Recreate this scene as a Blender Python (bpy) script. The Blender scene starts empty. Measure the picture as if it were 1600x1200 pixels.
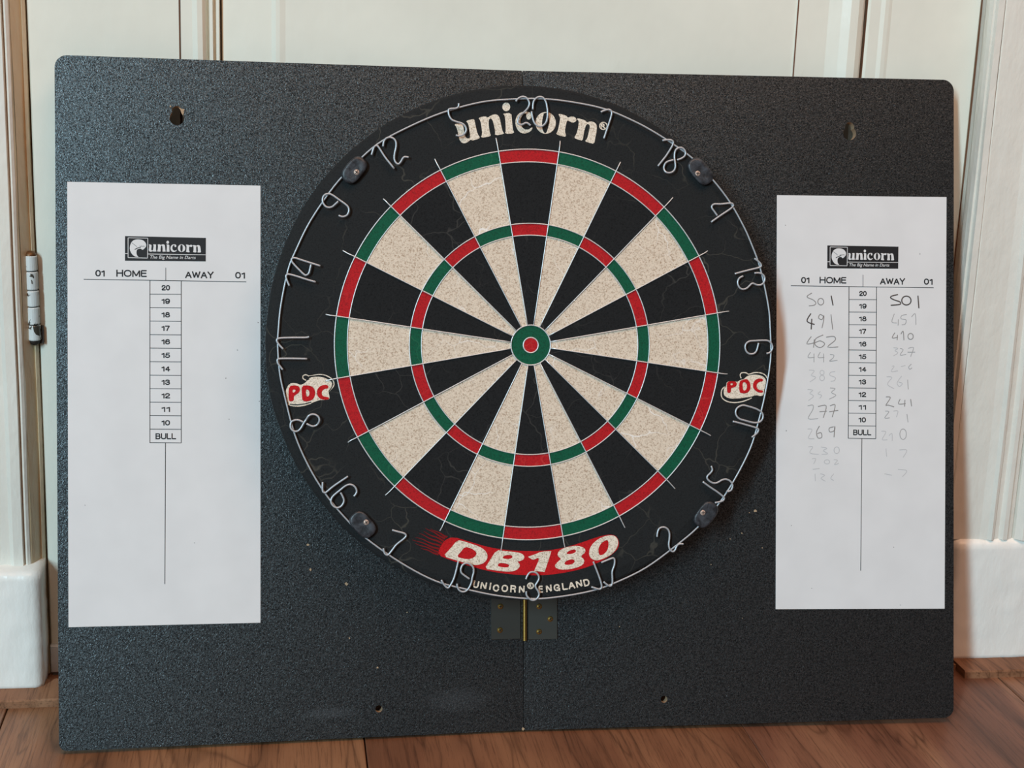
import bpy, math, random
import numpy as np
from mathutils import Vector, Matrix, noise
from mathutils.geometry import tessellate_polygon
random.seed(7)
SC = bpy.context.scene
COL = SC.collection

# ------------------------------------------------------------------ camera
F = 2400.0                                   # focal length in pixels of a 1600 px wide frame
CAM = Vector((-0.2187, -1.2572, 0.6322))
def nrm(v): v = np.array(v, float); return v / np.linalg.norm(v)
def ray_c(x, y): return np.array([x - 800, y - 600, F]) / F
DV = nrm([369, 227000, F])                   # the boards' downward edge direction, camera axes
def orth(h): h = nrm(h); return nrm(h - DV * (h @ DV))
HL = orth([12948, -3, F]); HR = orth([20235, -3, F])
NL = nrm(np.cross(HL, DV)); NR = nrm(np.cross(HR, DV))
KS = 1.394 / 1.386
S0 = ray_c(818, 600) * 1.394
def hit_c(x, y, P, n): r = ray_c(x, y); return r * ((P @ n) / (r @ n))
BLc = hit_c(92, 1172, S0, NL); BRc = hit_c(1490, 1123, S0, NR); BMc = hit_c(818, 1141, S0, NL)
_X = nrm(BRc - BLc); _g = nrm([-435, 9900, F]); _g = nrm(_g - _X * (_X @ _g))
_Z = -_g; _Y = np.cross(_Z, _X)
RW = np.array([_X, _Y, _Z])                  # camera axes -> world axes
def w_pt(p): return Vector(RW @ (np.array(p) - BMc))
def w_dir(d): return Vector(RW @ np.array(d))
CAM = w_pt((0, 0, 0))
cam = bpy.data.cameras.new('camera'); co = bpy.data.objects.new('camera', cam); COL.objects.link(co)
cam.sensor_width = 36; cam.lens = F / 1600 * 36; cam.clip_start = 0.01
M = Matrix.Identity(4)
for i, d in enumerate(((1, 0, 0), (0, -1, 0), (0, 0, -1))):
    v = w_dir(d)
    for r in range(3): M[r][i] = v[r]
M.translation = CAM
co.matrix_world = M
SC.camera = co

# ------------------------------------------------------------------ light
wd = bpy.data.worlds.new('room_light'); SC.world = wd; wd.use_nodes = True
wd.node_tree.nodes['Background'].inputs[0].default_value = (0.07, 0.06, 0.055, 1)
wd.node_tree.nodes['Background'].inputs[1].default_value = 1.0
tgt = Vector((0, 0.06, 0.3))
az, el, dist = math.radians(31.5), math.radians(21), 7.5
lp = tgt + dist * Vector((-math.sin(az) * math.cos(el), -math.cos(az) * math.cos(el), math.sin(el)))
ld = bpy.data.lights.new('window_light', 'AREA'); ld.shape = 'RECTANGLE'; ld.size = 0.42; ld.size_y = 3.2
ld.energy = 440; ld.color = (0.56, 0.835, 0.97)
lo = bpy.data.objects.new('window_light', ld); COL.objects.link(lo)
lo.location = lp; lo.rotation_euler = (tgt - lp).to_track_quat('-Z', 'Y').to_euler()
cd = bpy.data.lights.new('ceiling_bounce_fill', 'AREA'); cd.shape = 'RECTANGLE'; cd.size = 2.4; cd.size_y = 1.5  # added warm fill for the shadows, in place of bounce off the ceiling
cd.energy = 46; cd.color = (1.0, 0.58, 0.38)
cl_ = bpy.data.objects.new('ceiling_bounce_fill', cd); COL.objects.link(cl_); cl_.location = (0.3, -1.25, 2.55)
vs = SC.view_settings
vs.view_transform = 'Standard'; vs.look = 'None'; vs.gamma = 1; vs.exposure = 0; vs.use_curve_mapping = False

# ------------------------------------------------------------------ helpers
WM = {}
def setp(o, label=None, cat=None, group=None, kind=None):
    if label: o['label'] = label
    if cat: o['category'] = cat
    if group: o['group'] = group
    if kind: o['kind'] = kind
    return o
def empty(name, mw, **k):
    o = bpy.data.objects.new(name, None); COL.objects.link(o); o.empty_display_size = 0.05
    o.matrix_world = mw; WM[o] = mw.copy(); return setp(o, **k)
def mesh_obj(name, verts, faces, mat, parent=None, mw=None, smooth=False, data=None, **k):
    if data is None:
        data = bpy.data.meshes.new(name); data.from_pydata([tuple(v) for v in verts], [], faces)
        data.update()
        if mat: data.materials.append(mat)
        if smooth:
            for p in data.polygons: p.use_smooth = True
    o = bpy.data.objects.new(name, data); COL.objects.link(o)
    if parent is not None:
        o.parent = parent
        mw = WM[parent] if mw is None else mw
        o.matrix_parent_inverse = Matrix.Identity(4)
        o.matrix_local = WM[parent].inverted() @ mw
    else:
        mw = Matrix.Identity(4) if mw is None else mw
        o.matrix_world = mw
    WM[o] = mw.copy()
    return setp(o, **k)
class MB:
    def __init__(s): s.v = []; s.f = []
    def add(s, v, f):
        b = len(s.v); s.v += [tuple(a) for a in v]; s.f += [tuple(b + i for i in q) for q in f]; return s
    def build(s, name, mat, parent=None, **k): return mesh_obj(name, s.v, s.f, mat, parent, **k)
def box(x0, x1, y0, y1, z0, z1):
    v = [(x, y, z) for z in (z0, z1) for y in (y0, y1) for x in (x0, x1)]
    return v, [(0, 2, 3, 1), (4, 5, 7, 6), (0, 1, 5, 4), (2, 6, 7, 3), (0, 4, 6, 2), (1, 3, 7, 5)]
def bbox(x0, x1, y0, y1, z0, z1, b):
    """box with chamfered edges on the face at low y (front)"""
    v = [(x0, y1, z0), (x1, y1, z0), (x1, y1, z1), (x0, y1, z1),
         (x0, y0 + b, z0), (x1, y0 + b, z0), (x1, y0 + b, z1), (x0, y0 + b, z1),
         (x0 + b, y0, z0 + b), (x1 - b, y0, z0 + b), (x1 - b, y0, z1 - b), (x0 + b, y0, z1 - b)]
    f = [(0, 3, 2, 1)]
    for i in range(4):
        j = (i + 1) % 4
        f += [(i, j, 4 + j, 4 + i), (4 + i, 4 + j, 8 + j, 8 + i)]
    f += [(8, 9, 10, 11)]
    return v, f
def flat(loops, h):
    """filled polygon with holes at height h, local u,v plane, facing +n"""
    vv = [Vector((p[0], p[1], 0)) for l in loops for p in l]
    tri = tessellate_polygon([[Vector((p[0], p[1], 0)) for p in l] for l in loops])
    fs = []
    for t in tri:
        a, b, c = (vv[i] for i in t)
        s = (b - a).cross(c - a).z
        if abs(s) < 1e-14: continue
        fs.append(tuple(t) if s > 0 else tuple(reversed(t)))
    return [(p.x, p.y, h) for p in vv], fs
def prism(loops, h0, h1):
    v1, f1 = flat(loops, h1); v0, f0 = flat(loops, h0)
    n = len(v1); v = v1 + v0; f = list(f1) + [tuple(n + i for i in reversed(q)) for q in f0]
    b = 0
    for l in loops:
        k = len(l)
        for i in range(k):
            j = (i + 1) % k; f.append((b + i, n + b + i, n + b + j, b + j))
        b += k
    return v, f
def chaikin(l, n=1, closed=True):
    for _ in range(n):
        o = []
        k = len(l)
        if not closed: o.append(l[0])
        for i in range(k if closed else k - 1):
            a, b = l[i], l[(i + 1) % k]
            o.append(tuple(a[t] * .75 + b[t] * .25 for t in range(len(a))))
            o.append(tuple(a[t] * .25 + b[t] * .75 for t in range(len(a))))
        if not closed: o.append(l[-1])
        l = o
    return l
def crom(pts, sub=5, closed=False):
    out = []; n = len(pts)
    P = [np.array(p, float) for p in pts]
    for i in range(n if closed else n - 1):
        if closed: a, b, c, d = P[(i - 1) % n], P[i], P[(i + 1) % n], P[(i + 2) % n]
        else: a, b, c, d = P[max(i - 1, 0)], P[i], P[i + 1], P[min(i + 2, n - 1)]
        for k in range(sub):
            t = k / sub
            out.append(0.5 * (2 * b + (c - a) * t + (2 * a - 5 * b + 4 * c - d) * t * t + (3 * b - a - 3 * c + d) * t ** 3))
    if not closed: out.append(P[-1])
    return out
def tube(pts, r, seg=8, closed=False, cap=True):
    P = [Vector(p) for p in pts]; n = len(P); v = []; f = []
    up = Vector((0, 0, 1))
    for i in range(n):
        if closed: t = P[(i + 1) % n] - P[(i - 1) % n]
        else: t = P[min(i + 1, n - 1)] - P[max(i - 1, 0)]
        t.normalize()
        a = t.cross(up)
        if a.length < 1e-5: a = t.cross(Vector((1, 0, 0)))
        a.normalize(); b = a.cross(t)
        for k in range(seg):
            q = 2 * math.pi * k / seg
            v.append(P[i] + r * (math.cos(q) * a + math.sin(q) * b))
    for i in range(n if closed else n - 1):
        j = (i + 1) % n
        for k in range(seg):
            l = (k + 1) % seg
            f.append((i * seg + k, j * seg + k, j * seg + l, i * seg + l))
    if not closed and cap:
        f.append(tuple(range(seg))); f.append(tuple((n - 1) * seg + k for k in reversed(range(seg))))
    return v, f
def ribbon(pts, w, h):
    P = [Vector((p[0], p[1], 0)) for p in pts]; v = []; f = []; n = len(P)
    for i in range(n):
        t = P[min(i + 1, n - 1)] - P[max(i - 1, 0)]
        if t.length < 1e-9: t = Vector((1, 0, 0))
        t.normalize(); s = Vector((-t.y, t.x, 0))
        ww = w(i / (n - 1)) if callable(w) else w
        for g in (1, -1):
            q = P[i] + s * ww * .5 * g; v.append((q.x, q.y, h))
    for i in range(n - 1): f.append((2 * i, 2 * i + 1, 2 * i + 3, 2 * i + 2))
    return v, f
def disc(cx, cy, r, h, seg=24, ry=None):
    ry = ry or r
    return [(cx + r * math.cos(2 * math.pi * k / seg), cy + ry * math.sin(2 * math.pi * k / seg)) for k in range(seg)]
def lathe(prof, seg=96, cx=0, cy=0, wob=None):
    """profile of (r, h) revolved about the local normal"""
    v = []; f = []; n = len(prof)
    for k in range(seg):
        a = 2 * math.pi * k / seg
        for (r, h) in prof:
            rr = r + (wob(a) if (wob and r > 0.05) else 0)
            v.append((cx + rr * math.cos(a), cy + rr * math.sin(a), h))
    for k in range(seg):
        l = (k + 1) % seg
        for i in range(n - 1): f.append((k * n + i, k * n + i + 1, l * n + i + 1, l * n + i))
    f.append(tuple(k * n for k in range(seg))); f.append(tuple(k * n + n - 1 for k in reversed(range(seg))))
    return v, f
class Frame:
    """a real plane in the room: origin, right, up and outward normal"""
    def __init__(s, o, u, up, n):
        s.o, s.u, s.up, s.n = o, u.normalized(), up.normalized(), n.normalized()
        s.m = Matrix.Identity(4)
        for i, a in enumerate((s.u, s.up, s.n)):
            for r in range(3): s.m[r][i] = a[r]
        s.m.translation = o
        s.inv = s.m.inverted()
    def at(s, x, y, h=0.0):
        r = w_dir(ray_c(x, y)); p0 = s.o + s.n * h
        t = (p0 - CAM).dot(s.n) / r.dot(s.n)
        q = s.inv @ (CAM + r * t)
        return (q.x, q.y)
def wall_x(px, row, y):
    r = w_dir(ray_c(px, row)); return (CAM + r * ((y - CAM.y) / r.y)).x
def wall_z(px, row, y):
    r = w_dir(ray_c(px, row)); return (CAM + r * ((y - CAM.y) / r.y)).z

_tc = {}
def text_tris(s, bold=0.0):
    """triangles of a built-in-font string, bbox scaled to 0..1"""
    if (s, bold) in _tc: return _tc[(s, bold)]
    c = bpy.data.curves.new('t', 'FONT'); c.body = s; c.offset = bold; c.resolution_u = 4
    o = bpy.data.objects.new('t', c); COL.objects.link(o)
    me = bpy.data.meshes.new_from_object(o.evaluated_get(bpy.context.evaluated_depsgraph_get()))
    v = [(a.co.x, a.co.y) for a in me.vertices]; f = [tuple(p.vertices) for p in me.polygons]
    bpy.data.objects.remove(o); bpy.data.curves.remove(c); bpy.data.meshes.remove(me)
    xs = [a[0] for a in v]; ys = [a[1] for a in v]
    x0, x1, y0, y1 = min(xs), max(xs), min(ys), max(ys)
    v = [((a[0] - x0) / (x1 - x0), (a[1] - y0) / (y1 - y0)) for a in v]
    _tc[(s, bold)] = (v, f)
    return v, f

def _sm(l, n=6): return [tuple(q) for q in crom(l, n)]
def _el(cx, cy, rx, ry, n=24, p=2.3):
    o = []
    for k in range(n + 1):
        a = 2 * math.pi * k / n; c, s = math.cos(a), math.sin(a)
        o.append((cx + rx * math.copysign(abs(c) ** (2 / p), c), cy + ry * math.copysign(abs(s) ** (2 / p), s)))
    return o
_six = _sm([(.5,.80),(.42,.95),(.27,1),(.09,.87),(.01,.5),(.06,.13),(.27,0),(.47,.09),(.54,.31),(.46,.53),(.27,.61),(.10,.53),(.03,.38)])
GL = {'H': (.70, [[(0,0),(0,1)],[(.7,0),(.7,1)],[(0,.53),(.7,.53)]]), 'O': (.82, [_el(.41,.5,.41,.5)]), 'M': (.84, [[(0,0),(0,1),(.42,.06),(.84,1),(.84,0)]]),
 'E': (.58, [[(.58,0),(0,0),(0,1),(.57,1)],[(0,.54),(.53,.54)]]), 'A': (.76, [[(0,0),(.38,1),(.76,0)],[(.13,.33),(.63,.33)]]), 'W': (1.06, [[(0,1),(.27,0),(.53,.95),(.79,0),(1.06,1)]]),
 'Y': (.72, [[(0,1),(.36,.45),(.72,1)],[(.36,.45),(.36,0)]]), 'B': (.62, [_sm([(0,.53),(.34,.53),(.53,.48),(.62,.27),(.53,.06),(.34,0),(0,0)]), [(0,0),(0,1)], _sm([(0,1),(.34,1),(.51,.95),(.57,.77),(.51,.58),(.34,.53)])]),
 'U': (.68, [_sm([(0,1),(0,.6),(0,.32),(.08,.09),(.34,0),(.60,.09),(.68,.32),(.68,.6),(.68,1)])]), 'L': (.54, [[(0,1),(0,0),(.54,0)]]), 'N': (.68, [[(0,0),(0,1),(.68,0),(.68,1)]]), 'I': (.0, [[(0,0),(0,1)]]),
 'C': (.74, [_sm([(.72,.70),(.62,.92),(.40,1),(.10,.86),(0,.5),(.10,.14),(.40,0),(.62,.08),(.73,.32)])]), 'G': (.78, [_sm([(.74,.72),(.64,.92),(.42,1),(.11,.86),(0,.5),(.11,.14),(.42,0),(.66,.10),(.77,.26)]), [(.45,.46),(.77,.46),(.77,0)]]),
 'R': (.64, [[(0,0),(0,1)], _sm([(0,1),(.38,1),(.56,.94),(.62,.76),(.56,.57),(.38,.51),(0,.51)]), [(.38,.51),(.56,.40),(.60,0)]]), 'D': (.72, [[(0,0),(0,1)], _sm([(0,1),(.32,1),(.58,.90),(.72,.5),(.58,.10),(.32,0),(0,0)])]),
 '0': (.54, [_el(.27,.5,.27,.5)]), '1': (.26, [[(.26,0),(.26,1),(.20,.86),(0,.76)]]), '2': (.54, [_sm([(.01,.70),(.06,.91),(.27,1),(.48,.90),(.52,.70),(.40,.48),(.12,.24),(.0,.02)])+[(.0,0),(.54,0)]]),
 '3': (.54, [_sm([(.02,.76),(.09,.94),(.27,1),(.46,.92),(.50,.75),(.42,.59),(.24,.53)]), _sm([(.24,.53),(.45,.48),(.54,.28),(.46,.08),(.27,0),(.08,.07),(.0,.26)])]),
 '4': (.56, [[(.42,0),(.42,1),(0,.28),(.56,.28)]]), '5': (.54, [[(.49,1),(.12,1),(.05,.48)]+_sm([(.06,.50),(.26,.63),(.46,.55),(.54,.32),(.46,.08),(.25,0),(.06,.07),(0,.24)])]),
 '6': (.54, [_six]), '9': (.54, [[(.54 - x, 1 - y) for x, y in _six]]), '7': (.54, [[(0,1),(.54,1),(.32,.5),(.20,0)]]), '8': (.54, [_el(.27,.78,.21,.22,24,2), _el(.27,.28,.27,.28,24,2)])}
def stroketext(frame, h, s, x0, x1, ytop, ybase, slope=0.0, wpx=1.6, mapper=None, sp=.24, mpp=.00056):
    tot = sum(GL[c][0] for c in s) + sp * (len(s) - 1); hw = wpx / 2
    sx = (x1 - x0 - 2 * hw) / max(tot, .01); hh = ybase - ytop - 2 * hw; mb = MB(); cx = 0; j = 0
    for c in s:
        w, st = GL[c]
        for l in st:
            q = []
            for a, b in l:
                u = x0 + hw + (cx + a) * sx if tot > .01 else (x0 + x1) / 2
                y = ybase - hw - hh * b + slope * (u - x0)
                if mapper: u, y = mapper(u, y)
                q.append(frame.at(u, y, h))
            # square-ended strokes: extend the ends by half a width
            for e, n_ in ((0, 1), (-1, -2)):
                d = Vector((q[e][0] - q[n_][0], q[e][1] - q[n_][1]))
                if d.length > 1e-9 and c not in 'O08': d.normalize(); q[e] = (q[e][0] + d.x * wpx * mpp * .5, q[e][1] + d.y * wpx * mpp * .5)
            # sharp corners: separate quads with overlap
            if len(l) < 7:
                for a_, b_ in zip(q, q[1:]): 
                    v, f = ribbon([a_, b_], wpx * mpp, h + .000004 * (j % 9)); mb.add(v, f); j += 1
            else: mb.add(*ribbon(q, wpx * mpp, h + .000004 * (j % 9))); j += 1
        cx += w + sp
    return mb.v, mb.f

# ------------------------------------------------------------------ materials
def mat(name, col, rough=0.5, metal=0.0, spec=0.5, build=None, ior=1.5):
    m = bpy.data.materials.new(name); m.use_nodes = True
    b = m.node_tree.nodes['Principled BSDF']
    b.inputs['Base Color'].default_value = (*col, 1); b.inputs['Roughness'].default_value = rough
    b.inputs['Metallic'].default_value = metal; b.inputs['IOR'].default_value = ior; b.inputs['Specular IOR Level'].default_value = spec
    if build: build(m.node_tree, b)
    return m
def N(t, typ, **k):
    n = t.nodes.new(typ)
    for a, v in k.items():
        if a.startswith('_'): setattr(n, a[1:], v)
        else: n.inputs[a.replace('__', ' ')].default_value = v
    return n
def coords(t, scale=(1, 1, 1), loc=(0, 0, 0)):
    c = N(t, 'ShaderNodeTexCoord'); m = N(t, 'ShaderNodeMapping', Scale=scale, Location=loc)
    t.links.new(c.outputs['Object'], m.inputs['Vector']); return m.outputs[0]
def noise_n(t, vec, scale, detail=2, rough=.5, dist=0):
    n = N(t, 'ShaderNodeTexNoise', Scale=scale, Detail=detail, Roughness=rough, Distortion=dist)
    t.links.new(vec, n.inputs['Vector']); return n.outputs['Fac']
def ramp(t, fac, stops):
    r = N(t, 'ShaderNodeValToRGB'); e = r.color_ramp.elements
    while len(e) < len(stops): e.new(0.5)
    for a, (p, c) in zip(e, stops): a.position = p; a.color = (*c, 1) if len(c) == 3 else c
    t.links.new(fac, r.inputs[0]); return r.outputs[0]
def mix(t, fac, a, b, blend='MIX'):
    m = N(t, 'ShaderNodeMix', _data_type='RGBA', _blend_type=blend)
    for s, v in ((0, fac), (6, a), (7, b)):
        if isinstance(v, (int, float)): m.inputs[s].default_value = v
        elif isinstance(v, tuple): m.inputs[s].default_value = (*v, 1)
        else: t.links.new(v, m.inputs[s])
    return m.outputs[2]
def math_n(t, op, a, b=None):
    m = N(t, 'ShaderNodeMath', _operation=op)
    for i, v in enumerate((a, b)):
        if v is None: continue
        if isinstance(v, (int, float)): m.inputs[i].default_value = v
        else: t.links.new(v, m.inputs[i])
    return m.outputs[0]
def bump(t, b, h, strength, dist):
    n = N(t, 'ShaderNodeBump', Strength=strength, Distance=dist)
    t.links.new(h, n.inputs['Height']); t.links.new(n.outputs[0], b.inputs['Normal']); return n
def g(v): return (v / 255 / 12.92) if v <= 10 else ((v / 255 + .055) / 1.055) ** 2.4
def C(r, gg, b, k=1.0): return (g(r) * k, g(gg) * k, g(b) * k)

def b_laminate(stains=()):
    def fn(t, b):
        v = coords(t)
        n1 = noise_n(t, v, 700, 2, .6, 1.1)
        n2 = noise_n(t, v, 1300, 1, .5, .5)
        n3 = noise_n(t, v, 6, 3)
        c = ramp(t, n1, [(0.40, (.005, .0055, .006)), (0.56, (.009, .0095, .010)), (0.70, (.020, .021, .023))])
        for (cx, cy, rx, ry, k) in stains:
            sx = N(t, 'ShaderNodeSeparateXYZ'); t.links.new(v, sx.inputs[0])
            dx = math_n(t, 'POWER', math_n(t, 'DIVIDE', math_n(t, 'SUBTRACT', sx.outputs[0], cx), rx), 2)
            dy = math_n(t, 'POWER', math_n(t, 'DIVIDE', math_n(t, 'SUBTRACT', sx.outputs[1], cy), ry), 2)
            m = math_n(t, 'SUBTRACT', 1.0, math_n(t, 'ADD', dx, dy)); m = math_n(t, 'MAXIMUM', m, 0.0)
            m = math_n(t, 'MULTIPLY', m, math_n(t, 'MULTIPLY', n3, k))
            c = mix(t, m, c, (.10, .11, .12))
        t.links.new(c, b.inputs['Base Color'])
        h = math_n(t, 'ADD', math_n(t, 'MULTIPLY', n1, 1.0), math_n(t, 'MULTIPLY', n2, .5))
        sp = N(t, 'ShaderNodeMapRange'); t.links.new(noise_n(t, v, 760, 2, .6, 1.3), sp.inputs[0])
        sp.inputs[1].default_value = .40; sp.inputs[2].default_value = .62; sp.inputs[3].default_value = .20; sp.inputs[4].default_value = 1.45
        t.links.new(sp.outputs[0], b.inputs['Specular IOR Level'])
        b.inputs['Specular Tint'].default_value = (.86, .96, 1.0, 1)
        bump(t, b, h, .48, .0004)
    return fn
def lam(name, stains=()): return mat(name, (.02, .02, .02), .33, 0, .75, b_laminate(stains), 1.64)

def b_sisal(base, dark, lightcrack, amt, seed):
    def fn(t, b):
        v = coords(t, loc=(seed, seed * .7, 0))
        n = noise_n(t, v, 750, 3, .65, .6)
        c = ramp(t, n, [(.34, dark), (.50, base), (.72, tuple(min(1, x * 1.12) for x in base))])
        wv = N(t, 'ShaderNodeTexNoise', Scale=22.0, Detail=3.0); t.links.new(v, wv.inputs['Vector'])
        ad = N(t, 'ShaderNodeMix', _data_type='VECTOR'); ad.inputs[0].default_value = .05
        t.links.new(v, ad.inputs[4]); t.links.new(wv.outputs['Color'], ad.inputs[5])
        vo = N(t, 'ShaderNodeTexVoronoi', _feature='DISTANCE_TO_EDGE', Scale=27.0)
        t.links.new(ad.outputs[1], vo.inputs['Vector'])
        cr = ramp(t, vo.outputs['Distance'], [(0.0, (1, 1, 1)), (0.006, (.7, .7, .7)), (0.015, (0, 0, 0))])
        mk = ramp(t, noise_n(t, v, 14, 2), [(.46, (0, 0, 0)), (.60, (1, 1, 1))])
        m = math_n(t, 'MULTIPLY', cr, mk); m = math_n(t, 'MULTIPLY', m, amt)
        c = mix(t, m, c, lightcrack)
        t.links.new(c, b.inputs['Base Color'])
        bump(t, b, n, .35, .0006)
    return fn
M_CREAM = mat('sisal_cream', C(215, 200, 180), .85, 0, .2, b_sisal(C(222, 206, 186), C(170, 145, 122), C(246, 242, 236), 1.0, .3))
M_BLACK = mat('sisal_black', C(36, 37, 38), .75, 0, .10, b_sisal(C(34, 35, 36), C(24, 25, 26), C(84, 82, 78), .42, 1.1))
M_FACE = mat('surround_black', C(36, 37, 38), .72, 0, .14, b_sisal(C(35, 37, 38), C(27, 28, 29), C(92, 89, 80), .45, 2.3))
M_RED = mat('sisal_red', C(188, 26, 34), .7, 0, .25, b_sisal(C(180, 20, 28), C(146, 12, 20), C(214, 90, 80), .25, 3.1))
M_GREEN = mat('sisal_green', C(0, 88, 58), .7, 0, .25, b_sisal(C(0, 84, 58), C(0, 66, 44), C(60, 130, 90), .25, 4.2))
M_LETTER = mat('printed_cream', C(226, 214, 194), .85, 0, .2, b_sisal(C(232, 220, 202), C(168, 150, 128), C(240, 235, 225), .2, 5.2))
M_LRED = mat('printed_red', C(196, 24, 32), .75, 0, .2, b_sisal(C(190, 22, 28), C(158, 14, 20), C(205, 60, 50), .2, 6.2))
M_DRED = mat('printed_dull_red', C(120, 22, 24), .8, 0, .2)
M_WIRE = mat('steel_wire', (.74, .77, .78), .38, .45, .5)
M_RING = mat('ring_wire', (.50, .54, .58), .34, .40, .6)
def b_clip(t, b):
    v = coords(t); n = noise_n(t, v, 160, 4, .6, .5)
    t.links.new(ramp(t, n, [(.4, C(36, 38, 42)), (.62, C(66, 70, 76))]), b.inputs['Base Color']); bump(t, b, n, .4, .0008)
M_CLIP = mat('rubber_clip', C(45, 48, 52), .38, 0, .5, b_clip)
M_SCREW = mat('worn_brass', C(205, 182, 168), .45, .4, .5)
M_SLOT = mat('screw_slot', C(60, 45, 35), .6, .3, .3)
def b_paint(base, dirt, bs, dz=0.0):
    def fn(t, b):
        v = coords(t); n = noise_n(t, v, 9, 4, .6); n2 = noise_n(t, coords(t, (1, 1, .5)), 60, 4, .6)
        c = ramp(t, n, [(.35, tuple(x * .93 for x in base)), (.65, base)])
        m = ramp(t, n2, [(.70, (0, 0, 0)), (.78, (1, 1, 1))])
        c = mix(t, math_n(t, 'MULTIPLY', m, .12), c, dirt)
        t.links.new(c, b.inputs['Base Color'])
        h = math_n(t, 'ADD', math_n(t, 'MULTIPLY', noise_n(t, coords(t, (1, 1, .35)), 45, 3), 1.0), math_n(t, 'MULTIPLY', n2, .8))
        bump(t, b, h, bs, .004)
    return fn
M_DOOR = mat('door_paint', C(215, 214, 205), .28, 0, .5, b_paint(C(240, 238, 224), C(190, 180, 160), .10))
M_CASE = mat('casing_paint', C(216, 214, 205), .26, 0, .5, b_paint(C(236, 231, 220), C(190, 180, 160), .40))
M_PLINTH = mat('plinth_paint', C(250, 247, 240), .28, 0, .5, b_paint(C(253, 250, 243), C(200, 190, 170), .35))
M_CRACK = mat('crack_filler', C(110, 75, 55), .8, 0, .2)
M_DARK = mat('gap_dark', C(30, 24, 20), .9, 0, .1)
M_JAMB = mat('jamb_warm_shade', C(205, 196, 172), .34, 0, .5, b_paint(C(222, 204, 172), C(140, 115, 80), .5))  # tan base has the warm shade of the reveal put into it
M_WALL = mat('wall_paint', C(215, 213, 206), .7, 0, .3, b_paint(C(218, 216, 209), C(200, 195, 185), .05))
def b_wood(base, dark, light, seed, sx=1.0):
    def fn(t, b):
        v = coords(t, (1, .16, 1), (seed * 3.1, seed * 1.7, 0))
        big = noise_n(t, v, 5.5, 3, .55, 1.6)
        rings = N(t, 'ShaderNodeMath', _operation='FRACT'); t.links.new(math_n(t, 'MULTIPLY', big, 10.0), rings.inputs[0])
        tri = math_n(t, 'ABSOLUTE', math_n(t, 'SUBTRACT', rings.outputs[0], .5))
        c = ramp(t, noise_n(t, v, 9, 3, .6, .8), [(.32, dark), (.52, base), (.72, light)])
        gr = ramp(t, tri, [(.0, (.45, .42, .40)), (.08, (.85, .85, .85)), (.3, (1, 1, 1))])
        c = mix(t, .75, c, gr, 'MULTIPLY')
        por = noise_n(t, coords(t, (1, .035, 1), (seed, 0, 0)), 420, 4, .75, .3)
        pr = ramp(t, por, [(.32, (.38, .34, .31)), (.50, (1, 1, 1))])
        c = mix(t, .8, c, pr, 'MULTIPLY')
        t.links.new(c, b.inputs['Base Color'])
        bump(t, b, math_n(t, 'ADD', por, math_n(t, 'MULTIPLY', tri, .6)), .22, .0012)
    return fn
WOODS = [mat('oak_plank_%d' % i, C(140, 85, 52), .42, 0, .4, b_wood(*a, i + 1.3)) for i, a in enumerate([
    (C(146, 104, 74), C(112, 76, 52), C(166, 124, 90)),
    (C(126, 84, 60), C(94, 60, 42), C(152, 108, 78)),
    (C(128, 86, 66), C(92, 60, 46), C(166, 124, 94)),
    (C(142, 104, 80), C(108, 74, 56), C(166, 128, 102))])]
M_SILL = mat('sill_wood', C(140, 98, 70), .6, 0, .3, b_wood(C(146, 102, 74), C(100, 68, 48), C(176, 130, 98), 9.4))
M_SILLY = mat('sill_wood_end', C(170, 122, 84), .6, 0, .3)
def b_paper(t, b):
    n = noise_n(t, coords(t), 30, 2)
    t.links.new(ramp(t, n, [(.3, C(221, 221, 221)), (.7, C(226, 226, 226))]), b.inputs['Base Color'])
M_PAPER = mat('laminated_paper', C(222, 222, 222), .45, 0, .3, b_paper)
M_INK = mat('print_ink', C(34, 34, 36), .55, 0, .3)
M_INKW = mat('print_white', C(222, 222, 222), .5, 0, .3)
M_PEN = [mat('pen_dark', C(72, 62, 58), .6), mat('pen_mid', C(138, 133, 130), .6), mat('pen_soft', C(160, 158, 158), .6), mat('pen_faint', C(192, 191, 192), .6)]
M_LAML = lam('laminate_left', [(-.175, .023, .030, .006, .35), (-.060, .030, .034, .013, .28)])
M_LAMR = lam('laminate_right')
M_MDF = mat('mdf_core', C(176, 150, 122), .8, 0, .2)
M_EDGE = mat('board_edge', C(30, 31, 34), .5, 0, .4)
M_LEAF = mat('hinge_bronze', C(92, 90, 84), .42, .75, .5)
M_PIN = mat('hinge_brass', C(170, 135, 70), .35, .9, .5)
def b_knuckle(t, b):
    n = noise_n(t, coords(t, (1, 1, .6)), 120, 3, .6, .6)
    m = ramp(t, n, [(.565, (0, 0, 0)), (.59, (1, 1, 1))])
    t.links.new(mix(t, m, C(218, 222, 220), C(70, 66, 58)), b.inputs['Base Color']); bump(t, b, n, .4, .001)
M_KNU = mat('chipped_paint', C(218, 222, 220), .3, 0, .5, b_knuckle)
M_RUST = mat('dark_worn_metal', C(58, 52, 48), .6, .4, .4)
M_BRASS = mat('aged_brass', C(112, 78, 48), .45, .5, .5)
M_PLASTIC = mat('white_plastic', C(215, 222, 226), .35, 0, .5)
M_GREY = mat('grey_rubber', C(130, 125, 120), .7, 0, .3)

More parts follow.
